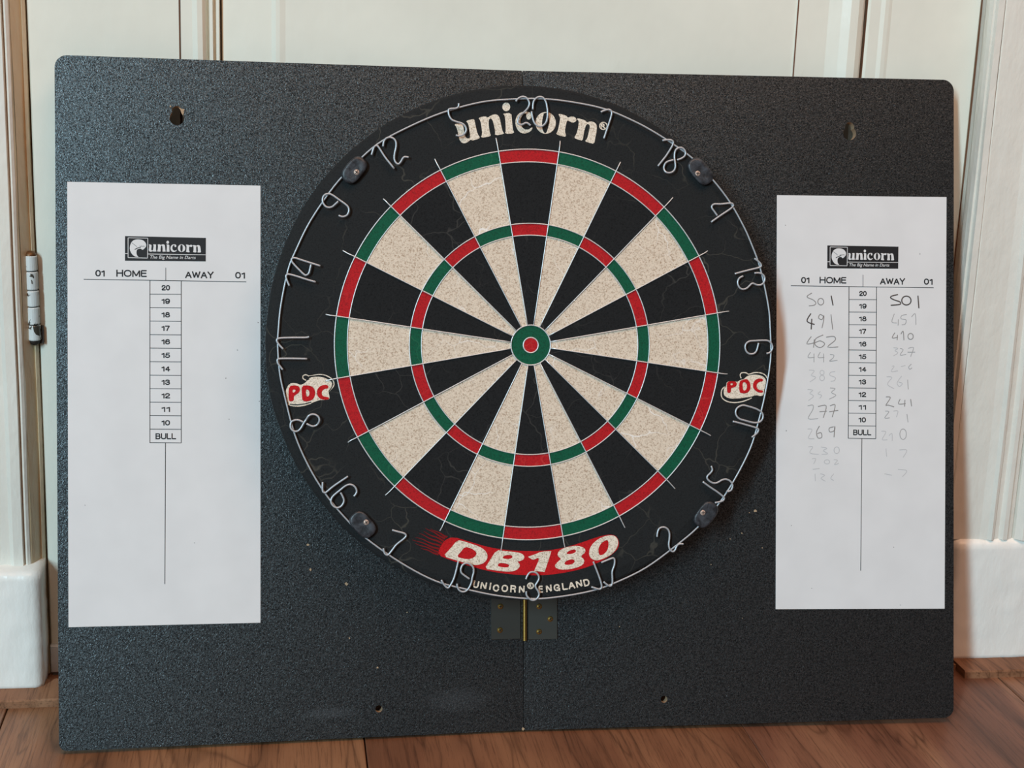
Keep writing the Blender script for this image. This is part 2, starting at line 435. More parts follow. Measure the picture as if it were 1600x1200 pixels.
# ------------------------------------------------------------------ setting
FZ = -0.002
fl = mesh_obj('floor', *box(-3, 3, -3.4, .30, FZ - .05, FZ - .006), M_DARK, kind='structure')
joints = [KS * j for j in (-1.103, -.783, -.4633, -.1436, .2045, .4965, .816, 1.136)]
for i in range(len(joints) - 1):
    a, b_ = joints[i] + (.0001 if i == 4 else .0006), joints[i + 1] - (.0001 if i == 3 else .0006)
    v, f = box(a, b_, -3.4, .125, FZ - .006, FZ)
    c = .0007
    v = [(a, -3.4, FZ - .006), (b_, -3.4, FZ - .006), (b_, .125, FZ - .006), (a, .125, FZ - .006),
         (a, -3.4, FZ - c), (b_, -3.4, FZ - c), (b_, .125, FZ - c), (a, .125, FZ - c),
         (a + c, -3.4, FZ), (b_ - c, -3.4, FZ), (b_ - c, .125, FZ), (a + c, .125, FZ)]
    f = [(0, 3, 2, 1), (8, 9, 10, 11)] + [(k, (k + 1) % 4, 4 + (k + 1) % 4, 4 + k) for k in range(4)] + [(4 + k, 4 + (k + 1) % 4, 8 + (k + 1) % 4, 8 + k) for k in range(4)]
    mesh_obj('plank', v, f, WOODS[[0, 3, 0, 1, 2, 2, 3][i]], fl)
for k, (x0, x1) in enumerate(((-3, joints[0]), (joints[-1], 3))):
    mesh_obj('plank', *box(x0, x1, -3.4, .125, FZ - .006, FZ), WOODS[k], fl)

def extrude(prof, z0, z1, yb, nz=24, jit=.0002, seed=0, closed_back=True):
    """profile of (x, y) points left to right, front face, extruded up; back at yb"""
    pts = list(prof) + [(prof[-1][0], yb), (prof[0][0], yb)]
    v = []; f = []; n = len(pts)
    for i in range(nz + 1):
        z = z0 + (z1 - z0) * i / nz
        for k, (x, y) in enumerate(pts):
            q = noise.noise(Vector((x * 40 + seed, y * 60, z * 9)))
            v.append((x + jit * 2 * q, y + jit * noise.noise(Vector((z * 14, x * 50, seed))), z))
    for i in range(nz):
        for k in range(n):
            l = (k + 1) % n
            f.append((i * n + k, i * n + l, (i + 1) * n + l, (i + 1) * n + k))
    f.append(tuple(reversed(range(n)))); f.append(tuple(nz * n + k for k in range(n)))
    return v, f
ZT = 1.15
YD = .148                                    # front of the door leaf
X0 = lambda p, y=YD, r=0: wall_x(p, r, y)
door = empty('door_1', Matrix.Translation((0, YD, 0)), kind='structure')
WI = Matrix.Identity(4)
def dpart(name, prof, z0, z1, m, yb=YD + .035, **k): return mesh_obj(name, *extrude(prof, z0, z1, yb, **{a: b for a, b in k.items() if a in ('nz', 'jit', 'seed')}), m, door, mw=WI)
xl = X0(40.6); xr = X0(1535.5, YD)
dpart('stile', [(xl, YD + .003), (xl + .0015, YD), (X0(278.6), YD), (X0(279.4), YD + .001)], .012, ZT, M_DOOR, seed=1)
dpart('stile', [(X0(1358.5), YD + .002), (X0(1362), YD), (X0(1378), YD), (X0(1384), YD - .0015), (X0(1390), YD - .001), (X0(1395), YD), (xr - .002, YD), (xr, YD + .003)], .012, ZT, M_DOOR, seed=2)
dpart('moulding', [(X0(281.4), YD + .001), (X0(282), YD), (X0(300), YD), (X0(308), YD - .002), (X0(316), YD - .001), (X0(321), YD + .003), (X0(322.5), YD + .008),
                   (X0(325.5), YD + .008), (X0(327), YD + .003), (X0(332), YD + .003), (X0(333), YD + .009), (X0(336), YD + .009), (X0(337.5), YD + .006), (X0(342), YD + .006), (X0(343), YD + .012)], .10, ZT, M_DOOR, seed=3, jit=.0002)
dpart('moulding', [(X0(1249.6), YD + .006), (X0(1300), YD + .006), (X0(1318), YD + .002), (X0(1330), YD - .002), (X0(1342), YD - .002), (X0(1351), YD + .002), (X0(1354.5), YD + .004)], .10, ZT, M_DOOR, seed=4)
YP = YD + .012
mesh_obj('panel', *extrude([(X0(345.5, YP), YP + .004), (X0(347, YP), YP), (X0(424, YP), YP - .002), (X0(431, YP), YP - .0042), (X0(437, YP), YP - .0042), (X0(446, YP), YP - .0030), (X0(1247.2, YP), YP - .005)], .10, ZT, YP + .012, seed=5, jit=.0001), M_DOOR, door, mw=WI)
mesh_obj('rail', *box(X0(281.4), X0(1354), YD, YD + .03, .012, .10), M_DOOR, door, mw=WI)
mesh_obj('joint_filler', *box(X0(270), X0(1370), YP + .013, YP + .02, .012, ZT), M_CRACK, door, mw=WI)
mesh_obj('stile_joint', *box(X0(276), X0(284), YD + .006, YD + .034, .012, ZT), M_CRACK, door, mw=WI)
for p_, w_, y_ in ((280, 1.9, YD - .0003), (1248.4, 1.7, YD + .0055), (1356.4, 1.6, YD + .0025)):
    mesh_obj('joint_line', *extrude([(X0(p_ - w_ / 2, y_), y_), (X0(p_ + w_ / 2, y_), y_)], .10, ZT, y_ + .004, seed=p_, jit=.00035, nz=90), M_CRACK, door, mw=WI)
zb0 = wall_z(84, 1050, YD - .004); zb1 = wall_z(84, 1008, YD - .004)
mesh_obj('draught_strip', *bbox(wall_x(79, 1030, YD - .006), wall_x(79, 1030, YD - .006) + .12, YD - .006, YD + .004, zb0, zb1, .001), M_PLASTIC, door, mw=WI)
mesh_obj('draught_seal', *box(wall_x(82, 1055, YD - .004), wall_x(82, 1055, YD - .004) + .116, YD - .004, YD + .002, FZ + .004, zb0), M_GREY, door, mw=WI)

# door hinge on the left
yh = .1425; hx = wall_x(49.8, 460, yh)
zz = lambda r: wall_z(50, r, yh)
hi = mesh_obj('door_hinge', *tube([(hx, yh, zz(531)), (hx, yh, zz(399))], .0046, 16), M_RUST, door, mw=WI, label='old butt hinge with chipped white paint')
rows = [(399, 422.5, 0), (424, 452, .0003), (453.5, 478, .0008), (479.5, 506, .0008), (507.5, 531, .0014)]
for k, (a, b_, dx) in enumerate(rows):
    za, zb = zz(b_), zz(a); r = .0058
    pr = [(r - .0006, za), (r, za + .0008), (r, zb - .0008), (r - .0006, zb)]
    v = []; f = []; sg = 20
    for q in range(sg):
        an = 2 * math.pi * q / sg
        for (rr, z) in pr: v.append((hx + dx * .6 + rr * math.cos(an), yh + rr * math.sin(an), z))
    for q in range(sg):
        l = (q + 1) % sg
        for i in range(3): f.append((q * 4 + i, l * 4 + i, l * 4 + i + 1, q * 4 + i + 1))
    f.append(tuple(q * 4 for q in reversed(range(sg)))); f.append(tuple(q * 4 + 3 for q in range(sg)))
    mesh_obj('knuckle', v, f, M_KNU, hi, mw=WI)
def dome(cx, cy, z, r, hgt, sgn):
    v = []; f = []; sg = 16; nn = 6
    for i in range(nn):
        a = math.pi / 2 * i / nn
        for q in range(sg): v.append((cx + r * math.cos(a) * math.cos(2 * math.pi * q / sg), cy + r * math.cos(a) * math.sin(2 * math.pi * q / sg), z + sgn * hgt * math.sin(a)))
    v.append((cx, cy, z + sgn * hgt))
    for i in range(nn - 1):
        for q in range(sg):
            l = (q + 1) % sg; qd = (i * sg + q, i * sg + l, (i + 1) * sg + l, (i + 1) * sg + q)
            f.append(qd if sgn > 0 else qd[::-1])
    for q in range(sg):
        qd = ((nn - 1) * sg + q, (nn - 1) * sg + (q + 1) % sg, nn * sg); f.append(qd if sgn > 0 else qd[::-1])
    return v, f
mesh_obj('hinge_cap', *dome(hx, yh, zz(399), .0054, .0042, 1), M_BRASS, hi, mw=WI, smooth=True, label='brass cap')
mesh_obj('hinge_tip', *dome(hx + .001, yh, zz(531), .0050, .005, -1), M_RUST, hi, mw=WI, smooth=True)
mesh_obj('hinge_leaf', *box(hx + .003, hx + .0085, yh + .001, YD - .0002, zz(537), zz(510)), M_RUST, hi, mw=WI, label='bare corner of hinge leaf')

# left casing, right casing, plinth blocks, sills
YC = .130
xj = wall_x(39.3, 0, .150)
lt = empty('trim_1', Matrix.Translation((-.5, YC, 0)), kind='structure')
zp = wall_z(20, 893, .112)
prof = [(-.60, YC - .002), (wall_x(1, 0, YC) - .012, YC), (wall_x(1, 0, YC) - .008, YC - .004), (wall_x(1.5, 0, YC), YC - .004), (wall_x(2.7, 0, YC), YC + .003), (wall_x(4, 0, YC), YC), (wall_x(8, 0, YC), YC - .0018), (wall_x(12, 0, YC), YC), (wall_x(14.5, 0, YC), YC + .004)]
mesh_obj('casing', *extrude(prof, zp, ZT, .20, seed=6, jit=.0004), M_CASE, lt, mw=WI)
jp = [(wall_x(14.6, 0, YC) + .0002, YC + .002), (wall_x(32, 0, .146), .146), (wall_x(34, 0, .146), .1445), (wall_x(38, 0, .146), .147), (xj, .20)]
mesh_obj('jamb', *extrude(jp, FZ + .005, ZT, .205, seed=7, jit=.0007, nz=60), M_JAMB, lt, mw=WI, label='jamb with thick dripped paint, warm shade put into its colour')
YPL = .109
def plinth(x0, x1, z1, parent, bulge, side):
    v = []; f = []; nx, nz = 22, 26
    for j in range(nz + 1):
        for i in range(nx + 1):
            s, t_ = i / nx, j / nz
            x = x0 + (x1 - x0) * s; z = FZ + .006 + (z1 - FZ - .006) * t_
            ed = min(s, 1 - s) * (x1 - x0)
            rnd = .004 * max(0, 1 - ed / .005) ** 2 + .005 * max(0, 1 - (1 - t_) * (z1) / .006) ** 2
            y = (YPL if side < 5 else .1145) + rnd + .0007 * noise.noise(Vector((x * 60, z * 60, side)))
            v.append((x + .0008 * noise.noise(Vector((z * 50, side, s))), y, z))
    W = nx + 1
    for j in range(nz):
        for i in range(nx): f.append((j * W + i, j * W + i + 1, (j + 1) * W + i + 1, (j + 1) * W + i))
    # sides/top/bottom skirt to the back
    ring = [i for i in range(W)] + [j * W + nx for j in range(1, nz + 1)] + [nz * W + i for i in range(nx - 1, -1, -1)] + [j * W for j in range(nz - 1, 0, -1)]
    b0 = len(v)
    for r in ring: v.append((v[r][0], .20, v[r][2]))
    for k in range(len(ring)):
        l = (k + 1) % len(ring); f.append((ring[l], ring[k], b0 + k, b0 + l))
    f.append(tuple(b0 + k for k in reversed(range(len(ring)))))
    return v, f
mesh_obj('plinth_block', *plinth(-.60, wall_x(67.5, 1000, .118), zp, lt, 0, 3.3), M_PLINTH, lt, mw=WI, smooth=True)

YC = .119
rt = empty('trim_2', Matrix.Translation((.5, YC, 0)), kind='structure')
zpr = wall_z(1560, 846, .112)
xA = wall_x(1540.5, 0, .150)
xB = wall_x(1574, 0, YC)
mesh_obj('jamb', *extrude([(wall_x(1540.3, 0, .146), .146), (wall_x(1542, 0, .140), .140), (wall_x(1547, 0, .131), .131), (wall_x(1553, 0, .1245), .1245), (wall_x(1556, 0, .125), .125), (wall_x(1561, 0, .1195), .1195), (wall_x(1571, 0, .1195), .1195), (xB - .0006, .124)], FZ + .006, ZT, .20, seed=8, jit=.0005, nz=50), M_CASE, rt, mw=WI)
r_ = lambda p: wall_x(p, 845, YC)
pr = [(xB, .122), (xB + .001, YC + .002), (wall_x(1530, 845, YC), YC + .001), (r_(1541), YC - .001), (r_(1546), YC - .004), (r_(1550), YC - .003), (r_(1553), YC), (r_(1560), YC + .001), (r_(1565), YC - .003), (r_(1571), YC - .003), (r_(1575), YC), (r_(1580.5), YC + .001), (r_(1582), YC + .006), (r_(1583.5), YC - .001), (r_(1592), YC - .006), (r_(1606), YC - .008), (r_(1630), YC - .006), (.60, YC)]
mesh_obj('casing', *extrude(pr, zpr, ZT, .20, seed=9, jit=.0004), M_CASE, rt, mw=WI)
mesh_obj('plinth_block', *plinth(wall_x(1476, 1000, .118), .60, zpr, rt, 0, 8.1), M_PLINTH, rt, mw=WI, smooth=True)
mesh_obj('joint_filler', *box(xr - .004, .60, .152, .19, FZ + .006, ZT), M_CRACK, rt, mw=WI)

sill = empty('trim_3', Matrix.Translation((0, .1, 0)), kind='structure')
def sillbox(x0, x1, y0, y1, h):
    v = []; f = []; nx = 40
    for i in range(nx + 1):
        x = x0 + (x1 - x0) * i / nx
        j = .0010 * noise.noise(Vector((x * 25, 0, 1))); k = .0007 * noise.noise(Vector((x * 33, 5, 1)))
        v += [(x, y0 + j, FZ), (x, y0 + j, FZ + h - .0015 + k), (x, y0 + j + .0015, FZ + h + k), (x, y1, FZ + h), (x, y1, FZ)]
    for i in range(nx):
        for q in range(5): f.append((i * 5 + q, (i + 1) * 5 + q, (i + 1) * 5 + (q + 1) % 5, i * 5 + (q + 1) % 5))
    f.append(tuple(range(5))); f.append(tuple(nx * 5 + q for q in reversed(range(5))))
    return v, f
xs0 = wall_x(1508, 1054, .083)
mesh_obj('sill_board', *sillbox(-.75, -.385, .083, .128, .0078), M_SILL, sill, mw=WI)
mesh_obj('sill_board', *sillbox(xs0, .75, .083, .128, .0078), M_SILL, sill, mw=WI)
mesh_obj('threshold', *box(-.385, xs0 - .0005, .103, .150, FZ, FZ + .006), M_SILL, sill, mw=WI)
mesh_obj('threshold', *box(xl - .02, -.385, .128, .150, FZ, FZ + .004), M_SILL, sill, mw=WI)
mesh_obj('threshold', *box(-.46, .50, .150, .30, FZ - .004, FZ + .004), M_DARK, sill, mw=WI)
wb = MB()
wb.add(*box(-3, -.58, .128, .30, FZ, 2.6)); wb.add(*box(.58, 3, .128, .30, FZ, 2.6)); wb.add(*box(-.58, .58, .15, .30, ZT, 2.6)); wb.add(*box(-.58, .58, .215, .30, FZ + .01, ZT))
wb.build('wall_back', M_WALL, kind='structure')

# ------------------------------------------------------------------ backing board
FLm = Frame(w_pt(BMc), w_dir(HL), w_dir(-DV), w_dir(-NL) if w_dir(NL).y > 0 else w_dir(NL))
FRm = Frame(w_pt(BMc), w_dir(HR), w_dir(-DV), w_dir(-NR) if w_dir(NR).y > 0 else w_dir(NR))
T = .009; H = .5952 * KS
board = empty('backing_board', Matrix.Translation((0, 0, FZ)), label='black speckled hinged backing board leaning on the white door behind the dartboard', cat='board')
def rcorner(cx, cy, r, a0, n=8): return [(cx + r * math.cos(math.radians(a0 + 90 * k / n)), cy + r * math.sin(math.radians(a0 + 90 * k / n))) for k in range(n + 1)]
def keyhole(c, r, rs, hgt, n=10):
    a0 = math.asin(rs / r)
    lo = [(c[0] + r * math.sin(a0 + (2 * math.pi - 2 * a0) * k / 20), c[1] + r * math.cos(a0 + (2 * math.pi - 2 * a0) * k / 20)) for k in range(21)]
    hi_ = [(c[0] + rs * math.cos(math.pi - math.pi * k / n), c[1] + hgt + rs * math.sin(math.pi - math.pi * k / n)) for k in range(n + 1)]
    return lo + hi_
def panel_mesh(outer, holes):
    v, f = prism([outer] + holes, -T, 0)
    me = bpy.data.meshes.new('board_panel'); me.from_pydata(v, [], f); me.update()
    return me, len(outer), holes
def make_panel(fr, outer, holes, m):
    me, no, hs = panel_mesh(outer, holes)
    me.materials.append(m); me.materials.append(M_EDGE); me.materials.append(M_MDF)
    nt = sum(len(h) for h in holes)
    for p in me.polygons:
        if abs(p.normal.z) < .5:
            p.material_index = 1 if p.vertices[0] < no else 2
    return mesh_obj('board_panel', None, None, None, board, mw=fr.m, data=me)
gap = .00025
oL = rcorner(-.4052 * KS + .007, .007, .007, 180) + [(-gap, 0), (-gap - .0004, H)] + rcorner(-.4061 * KS + .0105, H - .0105, .0105, 90)
oR = [(gap, 0)] + rcorner(.4055 * KS - .009, .009, .009, 270) + rcorner(.4048 * KS - .0105, H - .0105, .0105, 0) + [(gap, H)]
kl = FLm.at(276.3, 184.5); kr = FRm.at(1327.5, 208.5)
s1 = FLm.at(592, 1107.5); s2 = FRm.at(1037.5, 1092.5)
pL = make_panel(FLm, oL, [keyhole(kl, .0062, .0043, .0062), disc(s1[0], s1[1], .0032, 0, 14)], M_LAML)
pR = make_panel(FRm, oR, [keyhole(kr, .0062, .0043, .0062), disc(s2[0], s2[1], .0032, 0, 14)], M_LAMR)
def chip(fr, px, py, r, seed):
    c = fr.at(px, py); rnd = random.Random(seed)
    return [(c[0] + r * (0.4 + .8 * rnd.random()) * math.cos(2 * math.pi * k / 9), c[1] + r * (0.4 + .8 * rnd.random()) * math.sin(2 * math.pi * k / 9)) for k in range(9)]
for fr, pn, ls in ((FLm, pL, [(481, 851, .0013), (485, 890, .0014), (541, 912, .0016), (590, 1043, .0011), (546, 997, .0008), (636, 957, .0007), (817.2, 1139, .0016), (266, 166, .0011), (286.5, 172, .0016), (286, 176, .0012)]),
                   (FRm, pR, [(1180, 798, .0015), (1171, 801, .0006), (1159, 833, .0007), (1111, 882, .0006), (1141, 842, .0006), (968, 844, .0006), (1191, 856, .0006), (1160, 966, .0005), (968, 979, .0007)])):
    mb = MB()
    for i, (x, y, r) in enumerate(ls): mb.add(*prism([chip(fr, x, y, r, i)], -.0003, .00012))
    mb.build('dart_pit', M_MDF, pn, mw=fr.m, kind='stuff', label='pale chips left by stray darts')
# torn laminate rims at the keyholes
mb = MB()
mb.add(*prism([[FLm.at(*p) for p in ((279, 167.5), (284, 170), (287.5, 175), (286, 180), (283.5, 177), (282, 172))]], -.0002, .00015))
mb.build('torn_rim', M_MDF, pL, mw=FLm.m)

hinge = empty('butt_hinge', FLm.m)
hinge.parent = board; hinge.matrix_parent_inverse = Matrix.Identity(4); hinge.matrix_local = WM[board].inverted() @ FLm.m
def leaf(fr, x0, x1, y0, y1, lab=None):
    a = fr.at(x0, y1, .0016); b = fr.at(x1, y0, .0016)
    lo = [(a[0], a[1]), (b[0], a[1]), (b[0], b[1]), (a[0], b[1])]
    inn = [(a[0] + .0004, a[1] + .0004), (b[0] - .0004, a[1] + .0004), (b[0] - .0004, b[1] - .0004), (a[0] + .0004, b[1] - .0004)]
    v = [(p[0], p[1], .0001) for p in lo] + [(p[0], p[1], .0011) for p in lo] + [(p[0], p[1], .0016) for p in inn]
    f = [(3, 2, 1, 0), (8, 9, 10, 11)]
    for i in range(4):
        j = (i + 1) % 4; f += [(i, j, 4 + j, 4 + i), (4 + i, 4 + j, 8 + j, 8 + i)]
    return v, f
mesh_obj('hinge_leaf', *leaf(FLm, 767.5, 813.5, 900, 1000), M_LEAF, hinge, mw=FLm.m)
mesh_obj('hinge_leaf', *leaf(FRm, 825, 871, 900, 1000), M_LEAF, hinge, mw=FRm.m)
kx, ky = FLm.at(820, 1001, .002); _, ky2 = FLm.at(820, 899, .002)
mesh_obj('hinge_pin', *tube([(kx, ky, .0022), (kx, ky2, .0022)], .0019, 14), M_PIN, hinge, mw=FLm.m, label='brass hinge pin')
def screw(fr, px, py, r, h, parent, mt=M_SCREW, ang=.6, name='screw'):
    c = fr.at(px, py, h)
    mb = MB()
    pr = [(r, h - .0003), (r * .96, h + .0002), (r * .7, h + .0008), (r * .3, h + .0010)]
    v = []; f = []; sg = 16
    for q in range(sg):
        a = 2 * math.pi * q / sg
        for rr, hh in pr: v.append((c[0] + rr * math.cos(a), c[1] + rr * math.sin(a), hh))
    for q in range(sg):
        l = (q + 1) % sg
        for i in range(3): f.append((q * 4 + i, l * 4 + i, l * 4 + i + 1, q * 4 + i + 1))
    f.append(tuple(q * 4 + 3 for q in range(sg)))
    mb.add(v, f)
    o = mb.build(name, mt, parent, mw=fr.m, smooth=False)
    o.data.materials.append(M_SLOT)
    n0 = len(o.data.polygons)
    sl = MB(); sl.v = v; sl.f = f
    for da in (0, math.pi / 2):
        ca, sa = math.cos(ang + da), math.sin(ang + da); L, W = r * .62, r * .13
        q = [(-L, -W), (L, -W), (L, W), (-L, W)]
        sl.add([(c[0] + x * ca - y * sa, c[1] + x * sa + y * ca, h + .00112) for x, y in q], [(0, 1, 2, 3)])
    me = bpy.data.meshes.new(name); me.from_pydata(sl.v, [], sl.f); me.materials.append(mt); me.materials.append(M_SLOT)
    for p in list(me.polygons)[-2:]: p.material_index = 1
    o.data = me
    return o
for fr, x, y in ((FLm, 781.2, 984.5), (FLm, 782, 947.5), (FRm, 842.5, 947.5), (FRm, 859.8, 967), (FRm, 842.3, 987)):
    screw(fr, x, y, .0027, .0016, hinge, mt=M_PIN, ang=x)

# ------------------------------------------------------------------ dartboard
def Rm(rx, ry, rz):
    cx, sx, cy, sy, cz, sz = np.cos(rx), np.sin(rx), np.cos(ry), np.sin(ry), np.cos(rz), np.sin(rz)
    return np.array([[1, 0, 0], [0, cx, -sx], [0, sx, cx]]) @ np.array([[cy, 0, sy], [0, 1, 0], [-sy, 0, cy]]) @ np.array([[cz, -sz, 0], [sz, cz, 0], [0, 0, 1]])
RD = Rm(*np.radians([1.36, -8.52, -.64]))
DC = np.array([.0162, -.0339, 1.3388])
D = Frame(w_pt(DC), w_dir(RD @ [1, 0, 0]), w_dir(RD @ [0, -1, 0]), w_dir(RD @ [0, 0, -1]))
dart = empty('dartboard', D.m, label='round bristle dartboard with wire numbers, hung on the black backing board', cat='dartboard')
bc = D.at(822.3, 537, 0)
TD = -.037
RB = .2245
wob = lambda a: .0009 * noise.noise(Vector((math.cos(a) * 3, math.sin(a) * 3, 4))) + .0004 * noise.noise(Vector((math.cos(a) * 14, math.sin(a) * 14, 1)))
mesh_obj('board_body', *lathe([(RB - .012, TD), (RB - .004, TD), (RB - .0015, TD + .002), (RB - .001, -.012), (RB, -.006), (RB - .0004, -.0022), (RB - .0022, -.0012), (RB - .010, 0)], 180, bc[0], bc[1], wob), M_FACE, dart)
mesh_obj('hanging_bracket', *prism([disc(.0, .0, .05, 0, 24)], TD - .0172, TD), M_LEAF, dart)
RO, RI, TO, TI, BO, BI = .170, .1590, .1058, .0955, .0174, .0066
def wedge(r0, r1, k, gapm=.00035, h=.0006):
    a0 = math.radians(90 - 9 - 18 * k); a1 = a0 + math.radians(18)
    n = 9; out = []
    for i in range(n + 1):
        s = i / n; a = a1 + (a0 - a1) * s
        e = 0
        da = gapm / r1
        aa = max(min(a, a1 - da), a0 + da); out.append(((r1 - gapm) * math.cos(aa), (r1 - gapm) * math.sin(aa)))
    for i in range(n + 1):
        s = i / n; a = a0 + (a1 - a0) * s; da = gapm / r0
        aa = max(min(a, a1 - da), a0 + da); out.append(((r0 + gapm) * math.cos(aa), (r0 + gapm) * math.sin(aa)))
    return prism([out[::-1]], .0001, h)
# segment 0 is the top (20) bed; beds run clockwise and alternate black/red with cream/green
for k in range(20):
    dk = k % 2 == 0
    for nm, r0, r1, mt in (('inner_single_bed', BO, TI, M_BLACK if dk else M_CREAM), ('treble_bed', TI, TO, M_RED if dk else M_GREEN),
                           ('outer_single_bed', TO, RI, M_BLACK if dk else M_CREAM), ('double_bed', RI, RO, M_RED if dk else M_GREEN)):
        mesh_obj(nm, *wedge(r0, r1, k), mt, dart, label={M_BLACK: 'black', M_CREAM: 'cream', M_RED: 'red', M_GREEN: 'green'}[mt] + ' ' + nm.replace('_', ' '))
mesh_obj('outer_bull', *prism([disc(0, 0, BO - .0003, 0, 48), disc(0, 0, BI, 0, 32)], .0001, .0006), M_GREEN, dart, label='green outer bull')
mesh_obj('inner_bull', *prism([disc(0, 0, BI - .0003, 0, 32)], .0001, .0012), M_RED, dart, label='red inner bull')
def ringw(r, h, rad, seg=160):
    return tube([(r * math.cos(2 * math.pi * i / seg), r * math.sin(2 * math.pi * i / seg), h) for i in range(seg)], rad, 8, closed=True)
for r, rad in ((RO, .00055), (RI, .0005), (TO, .0005), (TI, .0005), (BO, .0006), (BI, .0006)):
    mesh_obj('ring_wire', *ringw(r, .0011, rad), M_WIRE, dart, smooth=True)
rnd = random.Random(3)
ends = {0: 181, 1: 181}
for k in range(20):
    a = math.radians(90 - 9 - 18 * k)
    e = .179 + .003 * rnd.random()
    pts = [(r * math.cos(a + d), r * math.sin(a + d), h) for r, h, d in ((BO - .0004, .0012, 0), (.06, .0014, .0005 * rnd.uniform(-1, 1)), (TO, .0016, 0), (.14, .0015, .0006 * rnd.uniform(-1, 1)), (RO, .0018, 0), (RO + .006, .0014, .001 * rnd.uniform(-1, 1)), (e, .0002, .003 * rnd.uniform(-1, 1)))]
    mesh_obj('radial_wire', *tube(crom(pts, 4), .00052, 6), M_WIRE, dart, smooth=True)

# number ring and the bent wire figures
HN = .0042
ring_px = [(690, 176.5), (750, 160), (800, 155), (850, 154.5), (900, 160.5), (947, 171), (990, 189), (1020, 205), (1050, 224), (1082, 247.5), (1113, 280), (1140, 315), (1160, 350), (1173, 378.5), (1188, 420), (1200.5, 478.5), (1203.5, 517.5), (1204, 560), (1196.5, 610), (1186, 655), (1172, 701), (1146, 752), (1120, 791), (1090, 824), (1062, 848), (1010, 886.5), (960, 911), (925, 923), (880, 931.5), (835, 935.5), (780, 931), (730, 921), (680, 907.5), (626, 879), (572, 841), (542, 812), (511, 775), (483.7, 731), (461, 680), (445, 620), (437, 582), (434, 540), (435, 515), (439, 476), (450, 422), (462, 391.5), (485, 345), (522, 291), (554, 257), (590, 225), (635, 200)]
def on_face(pl, h): return [(*D.at(x, y, h), h) for x, y in pl]
nring = mesh_obj('number_ring', *tube(crom(on_face(ring_px, HN - .0012), 5, True), .00075, 8, closed=True), M_RING, dart, smooth=True, label='thin silver wire hoop carrying the numbers')
def zt(o, s, pts): return [(o[0] + x / s, o[1] + y / s) for x, y in pts]
A_, B_, C_, D_, E_, F_ = ((690, 140), 10), ((830, 140), 10), ((1010, 200), 10), ((1090, 290), 13.333), ((1130, 390), 13.333), ((1120, 510), 13.333)
H_, I_, J_, K_, L_, M_ = ((1110, 615), 13.333), ((1060, 720), 10), ((1010, 810), 13.333), ((880, 830), 10), ((680, 830), 10), ((780, 850), 13.333)
N_, O_, P_, Q_, R_, S_, T_ = ((540, 790), 13.333), ((480, 730), 13.333), ((430, 580), 10), ((420, 500), 13.333), ((430, 390), 13.333), ((480, 290), 13.333), ((520, 200), 10)
